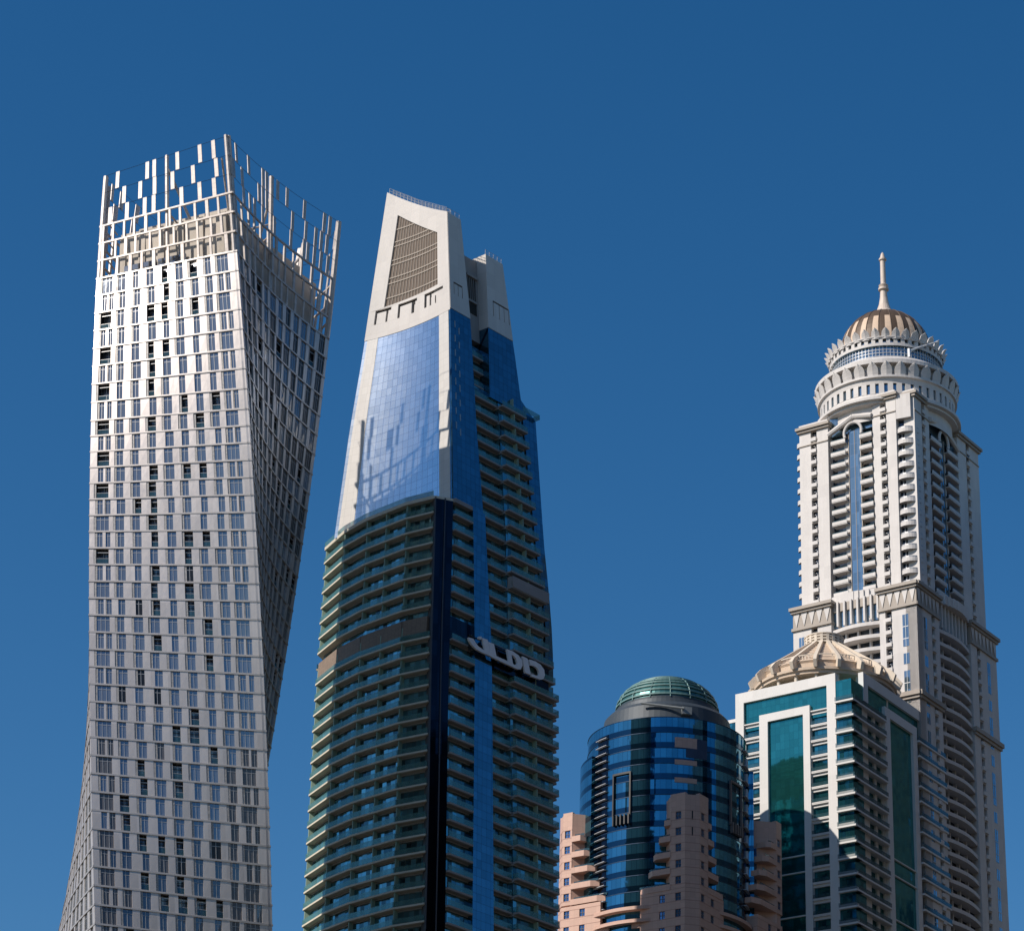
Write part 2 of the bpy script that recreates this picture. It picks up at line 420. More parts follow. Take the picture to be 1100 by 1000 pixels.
def strut(p, q, r_):
    mb = MB(); tube(mb, p, q, r_); struts.append((mb, M_post, []))
for S, s in ((SL, 16), (SR, 17.6), (SB, 18), (SX, 14)):
    strut(S.P(s+.3, 303, -.8), S.P(s+3.2, 289.5, -7), .3); strut(S.P(s, 292.8, -.8), S.P(s+1, 290, -7), .2)
strut(SL.P(29.5, 302, -1), SL.P(26.5, 290, -8), .22); strut(SR.P(2, 293.5, -1), SR.P(14, 293, -8), .3); strut(SR.P(14, 293, -8), SR.P(20, 297, -1), .2)
for i in range(4): strut(SL.P(.5, 282+4.4*i, -.6), SB.P(WB-6, 281+4.4*i, -.6), .16)
parts("crown_strut", struts, tw)
pm = MB()
pz = lambda k, q: [rot(p, 285, k) for p in q]
prism(pm, [rot(q, 285, .84) for q in ring], 279.6, 291.5)
prism(pm, [rot(q, 289, .70) for q in ring], 291.5, 294.2)
for S, W in ((SL, WL), (SR, WR)):
    s = 3.
    while s < W-4: box(pm, S, s, s+1.5, 279.8, 290.8, -4.2, -3.1); s += 4.6
pm.build("penthouse", M_pent, tw)
pw = MB(); box(pw, SL, 4.5, 12, 280.2, 283.4, -3.2, -2.9, 3); box(pw, SL, 12.6, 19, 280.2, 283.2, -3.0, -2.6, 3); pw.build("penthouse_window", M_wblue, tw)

# ================================================================== 2. the tapered tower of glass and balconies
M_cream = clad("white_crown_panels", (.60, .56, .52), 3, 3.5, .6, 0, .04, .8, vary=.05, stain=.12)
M_wpan = clad("white_wall_panels", (.62, .59, .55), 1.5, 1.76, .5, 0, .05, .75, vary=.04, stain=.08)
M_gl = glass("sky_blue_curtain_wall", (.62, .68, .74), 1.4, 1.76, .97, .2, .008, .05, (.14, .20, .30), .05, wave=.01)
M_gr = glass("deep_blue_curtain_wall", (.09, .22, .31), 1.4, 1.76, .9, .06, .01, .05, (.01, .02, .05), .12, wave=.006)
M_gd = glass("dark_corner_glass", (.018, .025, .04), 1.3, 3.52, .9, .08, .01, .06, (.01, .012, .016), .2)
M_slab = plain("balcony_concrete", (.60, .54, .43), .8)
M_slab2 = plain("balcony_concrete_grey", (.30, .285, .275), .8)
M_door = glass("balcony_door_glass", (.11, .27, .31), 1.25, 3.52, .7, .08, .05, .1, (.16, .19, .18), .8, wave=.01)
M_rg = railglass("green_balcony_glass", (.15, .33, .30), .5)
M_div2 = plain("dark_mullion", (.07, .07, .08), .5, .3)
M_div = plain("green_divider", (.26, .36, .28), .6)
M_louv = clad("brown_louvre", (.17, .13, .10), .9, .35, .6, .2, .10, 1.8, vary=.15, stain=.2)
M_louv2 = clad("brown_service_louvre", (.26, .19, .14), 1.1, .3, .7, 0, .07, .6, vary=.1, stain=.3)
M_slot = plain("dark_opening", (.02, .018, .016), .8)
M_grey = clad("grey_render", (.30, .28, .27), 3, 3.5, .8, 0, .03, .85, vary=.04, stain=.15)
M_letter = plain("white_letters", (.80, .78, .78), .5)

KT = [(157, -9.81, 525.), (211, -11.32, 526.08), (249, -11.94, 526.84), (293, -14.28, 527.72), (319, -16.05, 528.24)]
def lin(t, z, c=1):
    if z <= t[0][0]: return t[0][c] if len(t[0]) < 3 or t is not KT else t[0][c]+(t[1][c]-t[0][c])*(z-t[0][0])/(t[1][0]-t[0][0])*.3
    for a, b in zip(t, t[1:]):
        if z <= b[0]: return a[c]+(b[c]-a[c])*(z-a[0])/(b[0]-a[0])
    a, b = t[-2], t[-1]; return a[c]+(b[c]-a[c])*(z-a[0])/(b[0]-a[0])
def K(z): return (lin(KT, z, 1), lin(KT, z, 2))
def go_(p, ang, l): return (p[0]+cos(RD(ang))*l, p[1]+sin(RD(ang))*l)
RF = Surf(lambda z: [K(z), go_(K(z), 47.7, 40)])
UZ = [(249, 33.9), (276, 29.2), (297, 24.7), (332.5, 17.3)]
def upl(t, z, d=0):     # upper concave facade, t 0 at its outer edge, 1 at the near corner
    k = K(z); l = lin(UZ, z); u = 1-t; s = l*.05*4*u*t-d
    return (k[0]-cos(RD(40))*l*u+sin(RD(40))*s, k[1]+sin(RD(40))*l*u+cos(RD(40))*s, z)
LZ = [(160, 1.0), (190, .985), (220, .965), (250, .94)]
def lowpts(z):
    k = lin(LZ, z); j = go_(K(z), 200, 3.9); out = [j]
    for al, l in ((33, 7.96), (45, 12.82), (54, 8.88), (64, 10.68), (110, 8)): out.append(go_(out[-1], 180-al, l*k*1.012))
    return out[::-1]
LF = Surf(lowpts, smooth=True)
CF = Surf(lambda z: [go_(K(z), 200, 3.9), K(z)])
SPT = [(160.8, 13.6), (216, 12.6), (224, 11.9), (239, 10.4), (259.7, 8.7), (270.5, 7.8), (297.4, 6.4), (321, 4.3)]
LEFTST = [(160, 7.35), (214, 7.3), (251, 5.6)]
DIVT = [(163, 20.2), (190, 19.9), (218, 18.6), (250, 16.7), (275, 15.4), (295, 14)]
GLT = [(233.6, 29.7), (247.8, 26.5), (262.8, 24.8), (278, 23.2)]
SILT = [(219.7, 32.4), (225.7, 32.2), (234.3, 31.5), (250.6, 29.0), (280, 27.4)]
SIL2 = [(281, 23.), (297.8, 20.4), (316, 18.)]

tt = thing("tapered_tower", "tapered tower of curved blue glass with slanted white top and green balconies below", "skyscraper", (-12, 550, 0))
BK = (-20, 585)
cm = MB()
rings = []
for z in (0, 130, 160, 190, 220, 249.5, 249.6, 280, 295):
    if z < 249.55:
        a = [LF.P(s, z, -2.3)[:2] for s in (LF.W(z)-30, LF.W(z)-20, LF.W(z)-8, LF.W(z)-.5)]; a0 = LF.P(8, z, -2.3)[:2]
    else:
        a0 = upl(0, z, -1.5)[:2]; a = [upl(t, z, -1.7)[:2] for t in (.2, .45, .7, .95)]
    rings.append((z, [a0]+a+[RF.P(1, z, -5.2)[:2], RF.P((lin(SILT, z) if z < 281 else lin(SIL2, z))-.8, z, -5.2)[:2], (BK[0]+22, BK[1]-6), (BK[0]-8, BK[1])]))
loft(cm, rings); cm.build("core", M_grey, tt)

# upper glass and white strips of the curved face
def strip(t0, t1, z0, z1, d0, d1, nu, nv, mat, name, par=tt, t0b=None, t1b=None):
    mb = MB(); ta = t0 if t0b is None else t0b; tb = t1 if t1b is None else t1b
    z1f = z1 if callable(z1) else (lambda t: z1)
    def f(u, v, d):
        t = (t0+(ta-t0)*v)*(1-u)+(t1+(tb-t1)*v)*u; z = z0+(z1f(t)-z0)*v; return upl(t, z, d)
    def uvf(u, v):
        t = (t0+(ta-t0)*v)*(1-u)+(t1+(tb-t1)*v)*u; return (-(1-t)*30*(1-.3*v) if False else t*28, z0+(z1f(t)-z0)*v)
    sheet(mb, f, nu, nv, d0, d1, uvf); return mb.build(name, mat, par)
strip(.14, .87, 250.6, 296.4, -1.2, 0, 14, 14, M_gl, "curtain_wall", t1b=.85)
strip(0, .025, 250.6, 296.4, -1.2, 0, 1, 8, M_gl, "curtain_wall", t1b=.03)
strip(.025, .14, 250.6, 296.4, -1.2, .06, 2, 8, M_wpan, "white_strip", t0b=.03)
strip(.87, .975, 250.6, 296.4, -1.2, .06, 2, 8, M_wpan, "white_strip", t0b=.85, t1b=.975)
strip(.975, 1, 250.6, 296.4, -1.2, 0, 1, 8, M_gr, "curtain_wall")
# white crown of the curved face: cells around the louvre and the comb-shaped slots
TOPZ = lambda t: 332.5-11.3*t
def cellrow(ts, z0, z1, dark=(), mat=M_cream, din=-1.2):
    mb = MB()
    for i, (a, b) in enumerate(zip(ts, ts[1:])):
        if i in dark: continue
        n = max(1, int((b-a)/.06))
        def f(u, v, d, a=a, b=b): return upl(a+(b-a)*u, z0+(z1-z0)*v, d)
        sheet(mb, f, n, 1, din, .1, lambda u, v, a=a, b=b: ((a+(b-a)*u)*25, z0+(z1-z0)*v))
    return mb
cr = MB()
cr.add(cellrow([0, 1], 296.4, 299.8))
cr.add(cellrow([0, .075, .10, .20, .222, .335, .362, .50, .535, .66, .69, .73, .75, .80, .815, .86, .87, 1], 299.8, 301.7, dark=(1, 3, 5, 7, 9, 11, 13), din=-.3))
cr.add(cellrow([0, .075, .10, .115, .20, .225, .335, .362, .375, .50, .545, .66, .69, .73, .755, 1], 301.7, 302.5, dark=(1, 4, 6, 9, 11, 13), din=-.3))
cr.add(cellrow([0, .075, .255, .335, .565, .66, .91, 1], 302.5, 303.2, dark=(1, 3, 5), din=-.3))
# around the louvre
def quadpatch(tl, tr, bl, br, nu, nv, mat, name, d0, d1):
    """corners as (t, z)"""
    mb = MB()
    def tz(u, v):
        t0 = bl[0]+(tl[0]-bl[0])*v; t1 = br[0]+(tr[0]-br[0])*v; z0_ = bl[1]+(tl[1]-bl[1])*v; z1_ = br[1]+(tr[1]-br[1])*v
        return t0+(t1-t0)*u, z0_+(z1_-z0_)*u
    sheet(mb, lambda u, v, d: upl(*tz(u, v), d), nu, nv, d0, d1, lambda u, v: (tz(u, v)[0]*22, tz(u, v)[1]))
    if name is None: return mb
    return mb.build(name, mat, tt)
LTL, LTR, LBL, LBR = (.206, 325.9), (.833, 317.3), (.166, 303.6), (.837, 304.2)
cr.add(quadpatch((0, 332.5), (.206, 325.9), (0, 303.2), (.166, 303.6), 3, 6, None, None, -1.2, .1))
cr.add(quadpatch((.833, 317.3), (1, 321.2), (.837, 304.2), (1, 303.2), 3, 4, None, None, -1.2, .1))
cr.add(quadpatch((0, 332.5), (1, 321.2), (.206, 325.9), (.833, 317.3), 8, 3, None, None, -1.2, .1))
cr.add(quadpatch(LBL, LBR, (0, 303.2), (1, 303.2), 10, 1, None, None, -1.2, .1))
cr.build("white_crown", M_cream, tt)
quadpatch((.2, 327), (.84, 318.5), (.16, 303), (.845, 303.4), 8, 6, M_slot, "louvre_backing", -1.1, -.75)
lv = MB(); nL = 17
for i in range(nL):
    u = (i+.5)/nL
    a = (LBL[0]+(LBR[0]-LBL[0])*u, 303.5); b = (LTL[0]+(LTR[0]-LTL[0])*u, LTL[1]+(LTR[1]-LTL[1])*u+.3)
    hw = .026*(1 if True else 0)*.55
    def f(uu, v, d, a=a, b=b, hw=hw): t = a[0]+(b[0]-a[0])*v+(uu-.5)*2*hw; return upl(t, a[1]+(b[1]-a[1])*v, d)
    sheet(lv, f, 1, 6, -.7, -.25, lambda u_, v: (u_*.3, v*5))
lo_ = lv.build("louvre", plain("louvre_brown", (.12, .085, .06), .7, 0), tt)
lh = MB()
for zz in (305.6, 309.1, 310.4, 313.6, 314.7, 318.1, 319.2, 322.3):
    for j in range(10):
        t0, t1 = .17+.067*j, .17+.067*(j+1)
        zt_ = 325.9-(t0-.206)*13.7
        if zz < zt_-.2: sheet(lh, lambda u, v, d: upl(t0+(t1-t0)*u, zz+.22*v, d), 1, 1, -.5, -.1)
for i in range(nL+1):
    u = i/nL; a = (LBL[0]+(LBR[0]-LBL[0])*u, 303.5); b = (LTL[0]+(LTR[0]-LTL[0])*u, LTL[1]+(LTR[1]-LTL[1])*u+.2)
    sheet(lh, lambda uu, v, d: upl(a[0]+(b[0]-a[0])*v+(uu-.5)*.004, a[1]+(b[1]-a[1])*v, d), 1, 4, -.5, -.14)
lh.build("louvre_grid", plain("louvre_grid_tan", (.42, .36, .30), .7), tt)
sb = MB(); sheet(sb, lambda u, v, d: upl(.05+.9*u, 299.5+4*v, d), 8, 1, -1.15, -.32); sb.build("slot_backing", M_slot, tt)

# right-hand faces: panels that narrow with height
def rstrip(sa, sb_, z0, z1, d0, d1, nv, mat, name, uo=0, ret=False):
    mb = MB()
    def f(u, v, d): z = z0+(z1-z0)*v; return RF.P(sa(z)*(1-u)+sb_(z)*u, z, d)
    sheet(mb, f, 1, nv, d0, d1, lambda u, v: (sa(z0+(z1-z0)*v)*(1-u)+sb_(z0+(z1-z0)*v)*u, z0+(z1-z0)*v))
    return mb if ret else mb.build(name, mat, tt)
S_ = lambda z: lin(SPT, z)
c = lambda v: (lambda z: v)
rstrip(lambda z: S_(z)-.5, lambda z: S_(z)-.02, 250.6, 320, -5.2, -.35, 10, M_grey, 'return_wall')
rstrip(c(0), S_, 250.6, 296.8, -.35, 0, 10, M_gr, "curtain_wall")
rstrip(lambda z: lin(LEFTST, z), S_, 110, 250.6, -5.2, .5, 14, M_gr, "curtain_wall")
wc = rstrip(c(0), S_, 296.8, 300.8, -.3, .1, 1, None, None, ret=True)
wc.add(rstrip(c(0), c(1.25), 300.8, 303.9, -.3, .1, 1, None, None, ret=True))
for a, b, z0_ in ((1.45, 2.6, 300.8), (2.8, 3.9, 300.8)): wc.add(rstrip(c(a), c(b), z0_, 303.5, -.3, .1, 1, None, None, ret=True))
wc.add(rstrip(c(4.15), S_, 300.8, 303.9, -.3, .1, 1, None, None, ret=True))
wc.add(rstrip(c(0), S_, 303.9, 321.15, -.3, .1, 3, None, None, ret=True))
wc.build("white_crown", M_cream, tt)
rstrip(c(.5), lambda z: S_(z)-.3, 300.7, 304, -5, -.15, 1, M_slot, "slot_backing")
# back of the leading blade
bm_ = MB()
for z0_, z1_ in ((250, 297), (297, 321)):
    q0 = [upl(0, z0_, -1.1)[:2], upl(.3, z0_, -1.5)[:2], upl(.65, z0_, -1.5)[:2], upl(.97, z0_, -1.5)[:2], RF.P(S_(z0_), z0_, -5)[:2], (upl(0, z0_)[0]+9, upl(0, z0_)[1]+9)]
    q1 = [upl(0, z1_, -1.1)[:2], upl(.3, z1_, -1.5)[:2], upl(.65, z1_, -1.5)[:2], upl(.97, z1_, -1.5)[:2], RF.P(S_(z1_), z1_, -5)[:2], (upl(0, z1_)[0]+9, upl(0, z1_)[1]+9)]
    loft(bm_, [(z0_, q0), (z1_, q1)])
bm_.build("rear_wall", M_grey, tt)
# back panel
rstrip(c(12.3), lambda z: lin(SIL2, z), 297.3, 300.9, -9, .1, 2, M_cream, "white_crown")
wc = rstrip(c(12.3), c(14.1), 300.9, 304.9, -9, .1, 1, None, None, ret=True)
for a, b in ((14.35, 16.1), (16.3, 17.7), (17.9, 19.3)): wc.add(rstrip(c(a), c(b), 300.9, 304.5, -9, .1, 1, None, None, ret=True))
wc.add(rstrip(c(19.55), lambda z: lin(SIL2, z)+.02, 300.9, 304.9, -9, .1, 1, None, None, ret=True))
wc.add(rstrip(c(12.3), lambda z: lin(SIL2, z), 304.9, 316, -9, .1, 4, None, None, ret=True)); wc.build("white_crown", M_cream, tt)
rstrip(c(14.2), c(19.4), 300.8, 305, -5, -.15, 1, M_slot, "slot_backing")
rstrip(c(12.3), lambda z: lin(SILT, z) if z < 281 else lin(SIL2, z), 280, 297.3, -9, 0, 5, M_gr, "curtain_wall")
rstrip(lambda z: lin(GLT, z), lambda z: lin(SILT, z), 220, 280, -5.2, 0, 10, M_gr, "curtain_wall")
# recessed notch
nb = rstrip(lambda z: S_(z)-.2, c(12.4), 294, 314.7, -12, -2.6, 3, None, None, ret=True); nb.build("recessed_wall", M_grey, tt)
nl = MB(); box(nl, RF, 8.5, 11.6, 300.6, 309.6, -2.7, -2.5); nl.build("notch_louvre", M_slot, tt)
nv_ = MB()
for i in range(5): box(nv_, RF, 8.7+i*.65, 8.82+i*.65, 303.9, 309.6, -2.5, -2.3)
box(nv_, RF, 8.5, 11.6, 303.4, 303.9, -2.6, -2.2); box(nv_, RF, 8.2, 11.8, 309.6, 310.2, -2.7, -1.9); nv_.build("notch_fin", M_grey, tt)
bl_ = []
for k in range(8):
    z = 292.5-3.52*k
    for s0 in (1.2, 2.5):
        mb = MB(); box(mb, RF, s0, s0+.28, z-(.0 if s0 < 2 else 1.2), z+1.6-(.0 if s0 < 2 else 1.2), .0, .06); bl_.append((mb, M_frame, []))
parts("vent_flap", bl_, tt)
# roof railings
def railing(pts, h=1.3, step=1.2):
    rr = MB()
    for a, b in zip(pts, pts[1:]):
        a, b = Vector(a), Vector(b); n = max(1, int((b-a).length/step))
        for k in (.5, 1): tube(rr, a+Vector((0, 0, h*k)), b+Vector((0, 0, h*k)), .05, n=4)
        for i in range(n+1):
            q = a+(b-a)*i/n; tube(rr, q, q+Vector((0, 0, h)), .05, n=4)
    rr.build("roof_railing", M_frame, tt)
railing([upl(.02, 332.3, -.3), upl(.5, 326.9, -.3), upl(.97, 321.4, -.3), RF.P(4.2, 321.2, -.3)])
railing([upl(.02, 332.3, -1.5), upl(.5, 326.9, -1.5), upl(.97, 321.4, -1.5)])
railing([RF.P(5.2, 314.8, -5.2), RF.P(12.3, 314.8, -5.2)]); railing([RF.P(12.5, 316, -.2), RF.P(17.8, 316, -.2)])

# balconies
FZ = [247.3-3.52*k for k in range(38)]
bal, doors, walls, divs, lous, frames = [], [], MB(), [], [], MB()
def balcony(S, s0, s1, z, dw, d, n, mat, rail=True, th=.42, ends=True):
    mb = MB(); box(mb, S, s0, s1, z-th, z, dw, d, n)
    rl = MB()
    if rail:
        box(rl, S, s0, s1, z, z+1.12, d-.09, d-.03, n, back=True)
        if ends: box(rl, S, s1-.06, s1, z, z+1.12, dw, d-.1, back=True); box(rl, S, s0, s0+.06, z, z+1.12, dw, d-.1, back=True)
    bal.append((mb, mat, [("railing", rl, M_rg)] if rail else []))
def lowbreaks(z):
    return LF.data(z)[1]
for k, z in enumerate([250.9]+FZ):
    br = lowbreaks(z)
    sv = 219 < z-1 < 223.8   # the middle of the louvred service floor
    for i in range(len(br)-1):
        a, b = br[i], br[i+1]-(.5 if i == len(br)-2 else 0)
        if i == 0: a = b-7
        if k == 0: balcony(LF, a, b, z, -3.5, 0, 3, M_slab, True, .5, False); continue
        dm = MB(); box(dm, LF, a, b, z, z+3.1, -2.4, -1.35, 2); doors.append((dm, M_door, []))
        hb = MB()
        if sv and i >= 1 and i < len(br)-1:
            continue
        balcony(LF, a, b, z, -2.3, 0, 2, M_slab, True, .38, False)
        box(walls, LF, a, b, z-.7, z-.38, -2.3, -1.25, 2)
        if i > 0:
            for s in ([a+.15] + ([] if i != 3 else [a+(b-a)*.5])):
                dv = MB(); box(dv, LF, s-.12, s+.12, z, z+3.1, -2.1, -.3); divs.append((dv, M_div, []))
z0_, z1_ = 219.3, 224.3
br = lowbreaks(222)
for i in range(1, len(br)-1):
    mb = MB(); box(mb, LF, br[i]+.1, br[i+1]-(.1 if i < len(br)-2 else 1.5), z0_+.6, z1_-.5, -2.2, -.35, 3); lous.append((mb, M_louv2, []))
tf = MB(); P_ = [LF.P(s_, 250, 0)[:2] for s_ in lowbreaks(250)]; P_ = [LF.P(lowbreaks(250)[1]-7, 250, 0)[:2]]+P_[1:]+[K(250)]
P_ += [go_(K(250), 60, 12), (P_[0][0]+14, P_[0][1]+8)]
prism(tf, P_, 250.2, 250.75); tf.quad([(*p, 250.2) for p in P_[::-1]]); tf.build("terrace_floor", M_slab, tt)
# near corner, dark chamfer
ch = MB(); box(ch, CF, 0, 3.9, 110, 250.4, -2.5, 0, 1, 12); ch.build("corner_glazing", M_gd, tt)
cg = MB(); box(cg, CF, 2.0, 2.25, 110, 250.5, -.1, .25, 1, 4); box(cg, CF, -.05, .15, 110, 250.5, -2.5, .15, 1, 4); cg.build("corner_mullion", M_div2, tt)
# balconies of the shaded face: front column, inner column, outer column
for k, z in enumerate([250.9]+FZ):
    l0, s0, dv_ = lin(LEFTST, z), S_(z), lin(DIVT, z)
    if k == 0:
        tb = MB(); box(tb, RF, .2, l0, z-.9, z, -2.4, .5); tb.build("terrace_edge", M_grey, tt)
    else:
        if abs(z-222.66) > 1.5:
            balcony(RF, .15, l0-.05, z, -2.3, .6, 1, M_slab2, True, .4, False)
        dm = MB(); box(dm, RF, .1, l0, z, z+3.2, -2.4, -.8); doors.append((dm, M_door, []))
        box(walls, RF, .1, l0, z-.65, z-.38, -2.3, -.7)
FZ2 = [247.3+3.52*k for k in range(13, 0, -1)]+FZ
for k, z in enumerate(FZ2):
    s0, dv_ = S_(z), lin(DIVT, z)
    top = z > 281
    e = 12.3 if top else dv_
    dd = -1.6 if top else -.4
    if z < 293:
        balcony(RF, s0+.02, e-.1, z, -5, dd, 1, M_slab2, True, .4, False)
        dm = MB(); box(dm, RF, s0, e, z, z+3.1, -5, -2.9 if top else -1.7); doors.append((dm, M_door, []))
        box(walls, RF, s0, e, z-.7, z-.38, -5, -2.75 if top else -1.6)
    if not top and z < 280.5:
        ge = lin(GLT, z) if z > 226 else (30.8+(226-z)*.15 if z > 219 else 33.0)
        if abs(z-236.74) < 1:
            gb = MB(); box(gb, RF, dv_+.2, ge+.4, z-.2, z+2.3, -3, 1.25); gb.build("solid_parapet", M_grey, tt)
        balcony(RF, dv_+.1, ge, z, -5, 1.1, 1, M_slab2, True, .4, z < 219)
        dm = MB(); box(dm, RF, dv_+.05, ge-.3, z, z+3.1, -5, -.3); doors.append((dm, M_door, []))
        box(walls, RF, dv_+.05, ge-.3, z-.7, z-.38, -5, -.2)
        mid = (dv_+ge)/2
        dvb = MB(); box(dvb, RF, mid-.1, mid+.1, z, z+3.05, -.4, .8); divs.append((dvb, M_div, []))
        if z < 219:   # wrap round the far corner
            mb = MB(); box(mb, RF, 33.0, 34.4, z-.45, z, -6.5, -.8); rl = MB(); box(rl, RF, 33.1, 34.4, z, z+1.12, -6.5, -.9, back=True); bal.append((mb, M_slab2, [("railing", rl, M_rg)]))
walls.build("spandrel_wall", M_slab2, tt)
parts("balcony", bal, tt); parts("balcony_door", doors, tt); parts("divider_wall", divs, tt, 60); parts("service_louvre", lous, tt)
bt = MB(); box(bt, RF, 22, 27.6, 280.2, 281.4, 1.0, 1.1, back=True); box(bt, RF, 27.5, 27.6, 280.2, 281.4, -4, 1, back=True); bt.build("terrace_railing", M_rg, tt)
sl_ = MB(); box(sl_, RF, .2, 7.2, 218.9, 224.5, -2.2, -.6); sl_.build("dark_service_glazing", M_gd, tt)
sbk = MB(); box(sbk, RF, 12.8, 30, 216.6, 221.8, -.6, .75); sbk.build("sign_backing_wall", M_gd, tt)

# the lettering
sg = thing("building_sign", "raised white Arabic letters fixed across the shaded side of the tapered tower", "sign", (*RF.P(15, 218, 2)[:2], 218))
LET = {'a': [[(3.355, 219.9), (4.79, 220.1), (5.436, 219.5), (6.305, 218.95), (7.451, 218.75), (8.445, 218.7), (7.571, 221.2), (9.175, 221.3), (10.186, 218.0), (7.9, 217.95), (5.905, 218.05), (4.472, 218.6), (3.744, 219.2)], [(6.436, 221.1), (7.225, 221.4), (7.379, 221.1), (6.967, 220.6), (6.451, 220.7)]],
 'b': [[(9.387, 220.9), (11.106, 221.0), (11.959, 218.6), (15.887, 218.6), (15.155, 221.2), (17.045, 221.3), (18.809, 221.0), (19.853, 220.2), (20.081, 219.1), (19.515, 218.1), (18.585, 217.8), (10.244, 217.9)], [(16.541, 220.4), (17.36, 220.4), (18.188, 219.9), (18.499, 219.1), (18.129, 218.6), (17.547, 218.5), (17.111, 218.5)]],
 'c': [[(19.979, 221.2), (21.598, 221.2), (22.754, 217.85), (20.988, 217.8)]],
 'd': [[(22.187, 221.2), (24.108, 221.4), (25.747, 221.2), (26.954, 220.4), (27.181, 219.2), (26.69, 218.2), (25.805, 217.8), (22.996, 217.6), (22.838, 218.15), (24.757, 218.3), (25.401, 218.8), (25.269, 219.6), (24.577, 220.1), (23.391, 220.2), (22.596, 220.0)]]}
import bmesh
for kx, loops in LET.items():
    bm = bmesh.new(); es = []
    for lp in loops:
        vs = [bm.verts.new((s, z, 0)) for s, z in lp]
        for i in range(len(vs)): es.append(bm.edges.new((vs[i], vs[(i+1) % len(vs)])))
    bmesh.ops.triangle_fill(bm, use_beauty=True, edges=es)
    r_ = bmesh.ops.extrude_face_region(bm, geom=bm.faces[:])
    for v in [g for g in r_['geom'] if isinstance(g, bmesh.types.BMVert)]: v.co.z = .45
    for v in bm.verts: v.co = Vector(RF.P(v.co.x, v.co.y, 1.7+v.co.z))
    bmesh.ops.recalc_face_normals(bm, faces=bm.faces[:])
    me = bpy.data.meshes.new("letter"); bm.to_mesh(me); bm.free(); me.materials.append(M_letter)
    o = bpy.data.objects.new("letter", me); sc.collection.objects.link(o); o.parent = sg; o.matrix_parent_inverse = sg.matrix_world.inverted()
fr = MB()
for zz in (218.2, 220.8): box(fr, RF, 4, 27, zz, zz+.12, 1.2, 1.6, back=True)
for s in (5, 9, 13, 17, 21, 25): box(fr, RF, s, s+.12, 217.8, 221.3, .6, 1.4, back=True)
fr.build("sign_frame", M_cable, sg)

# ================================================================== 3. the round blue tower with the dome
M_gb = glass("bright_blue_round_glass", (.075, .27, .38), 1.35, 3.83, .92, .05, .02, .07, (.01, .06, .12), .15, band=(.02, .07, .12), wave=.02, bandfrac=.36)
M_pink = clad("pink_granite", (.60, .385, .30), 1.2, 1.28, .55, 0, .04, .8, vary=.05, stain=.12)
M_pband = clad("pink_granite_band", (.47, .28, .22), 1.2, 1.28, .55, 0, .04, .8, vary=.05, stain=.12)
M_win = glass("small_blue_window", (.10, .22, .40), 50, 50, .75, .08, .02, 0, vary=.2)
M_mul = plain("window_bar", (.16, .13, .12), .5)
M_drum = plain("grey_metal_drum", (.05, .065, .08), .55, .2)
M_domeg = glass("green_dome_glass", (.05, .17, .17), 1.3, 1.1, .5, .35, .03, .1, (.08, .16, .15), .2)
M_domer = plain("pale_dome_rib", (.15, .27, .26), .5, .1)
M_fin = plain("white_fin", (.55, .56, .58), .4, .2)
DC = (39.6, 633.); RB = 19.0
dt = thing("domed_tower", "round dark blue glass tower under a ribbed green dome with pink stone balcony blocks", "tower block", (DC[0], DC[1], 0))
A = Arc(DC, RB)
mb = MB(); lathe(mb, DC, [(RB-1, 0), (RB-1, 236)], 64); mb.build("core", M_core, dt)
mb = MB(); box(mb, A, -180, 180, 110, 237.4, -1, 0, 96, 1); mb.build("curtain_wall", M_gb, dt)
mb = MB()
for k in range(33):
    z = 237.4-3.83*k; box(mb, A, -180, 180, z-.07, z+.07, -.1, .1, 64)
mb.build("floor_line", plain("dark_blue_line", (.02, .05, .10), .4, .4), dt)
# lumps on the sides
for a0, a1 in ((-112, -62), (82, 118)):
    mb = MB(); box(mb, Arc(DC, RB+1.7), a0, a1, 110, 230.4, -2, 0, 16, 1); mb.build("side_bay", M_gb, dt)
fl = []
for a0, a1, st_ in ((-62, -50, .95), (68, 80, 1.2)):
    z = 234.
    while z > 150:
        mb = MB(); box(mb, A, a0, a1, z, z+.12, -.1, .75, 4); fl.append((mb, M_fin, [])); z -= 1.9 if a0 < 0 else 3.8
parts("sun_shade", fl, dt, 60)
mb = MB(); box(mb, A, -62, -50, 150, 235, -.3, .05, 5); box(mb, A, 68, 82, 150, 235, -.3, .05, 5); mb.build("dark_recess", M_gd, dt)
mb = MB()
for a in (76.5, 79):
    z = 150
    while z < 234: box(mb, A, a, a+1.1, z, z+2.6, 0, .5); z += 3.83
mb.build("white_bracket_strip", M_fin, dt)
# pink panels
pp = []
for z0_, z1_ in ((229.9, 232.4), (225.7, 226.9), (221.3, 222.5)):
    mb = MB(); box(mb, A, 2, 18, z0_, z1_, -.2, .12, 6); pp.append((mb, M_pink, []))
parts("pink_panel", pp, dt)
mb = MB(); box(mb, A, 10, 26, 227.6, 232.4, 0, .1, 6); mb.build("spandrel_panel", plain("grey_blue_panel", (.05, .07, .11), .4, .4), dt)
# hanging frames with teeth
for a0, a1 in ((-44, -29), (47, 63)):
    mb = MB()
    box(mb, A, a0, a0+1.1, 213.5, 224.4, 0, .5, 1); box(mb, A, a1-1.1, a1, 213.5, 224.4, 0, .5, 1); box(mb, A, a0+1.1, a1-1.1, 223.9, 224.4, 0, .5, 4)
    for j in range(5): box(mb, A, a0+1+j*3.1, a0+2.0+j*3.1, 211.6, 214, 0, .8, 1)
    mb.build("hanging_frame", M_cable if a0 < 0 else M_mul, dt)
# rings near the bottom
for z in (187.6, 190.6):
    mb = MB(); box(mb, Arc(DC, RB), -80, 100, z, z+.8, -.1, 1.6, 48); mb.build("stone_ring", M_pink, dt)
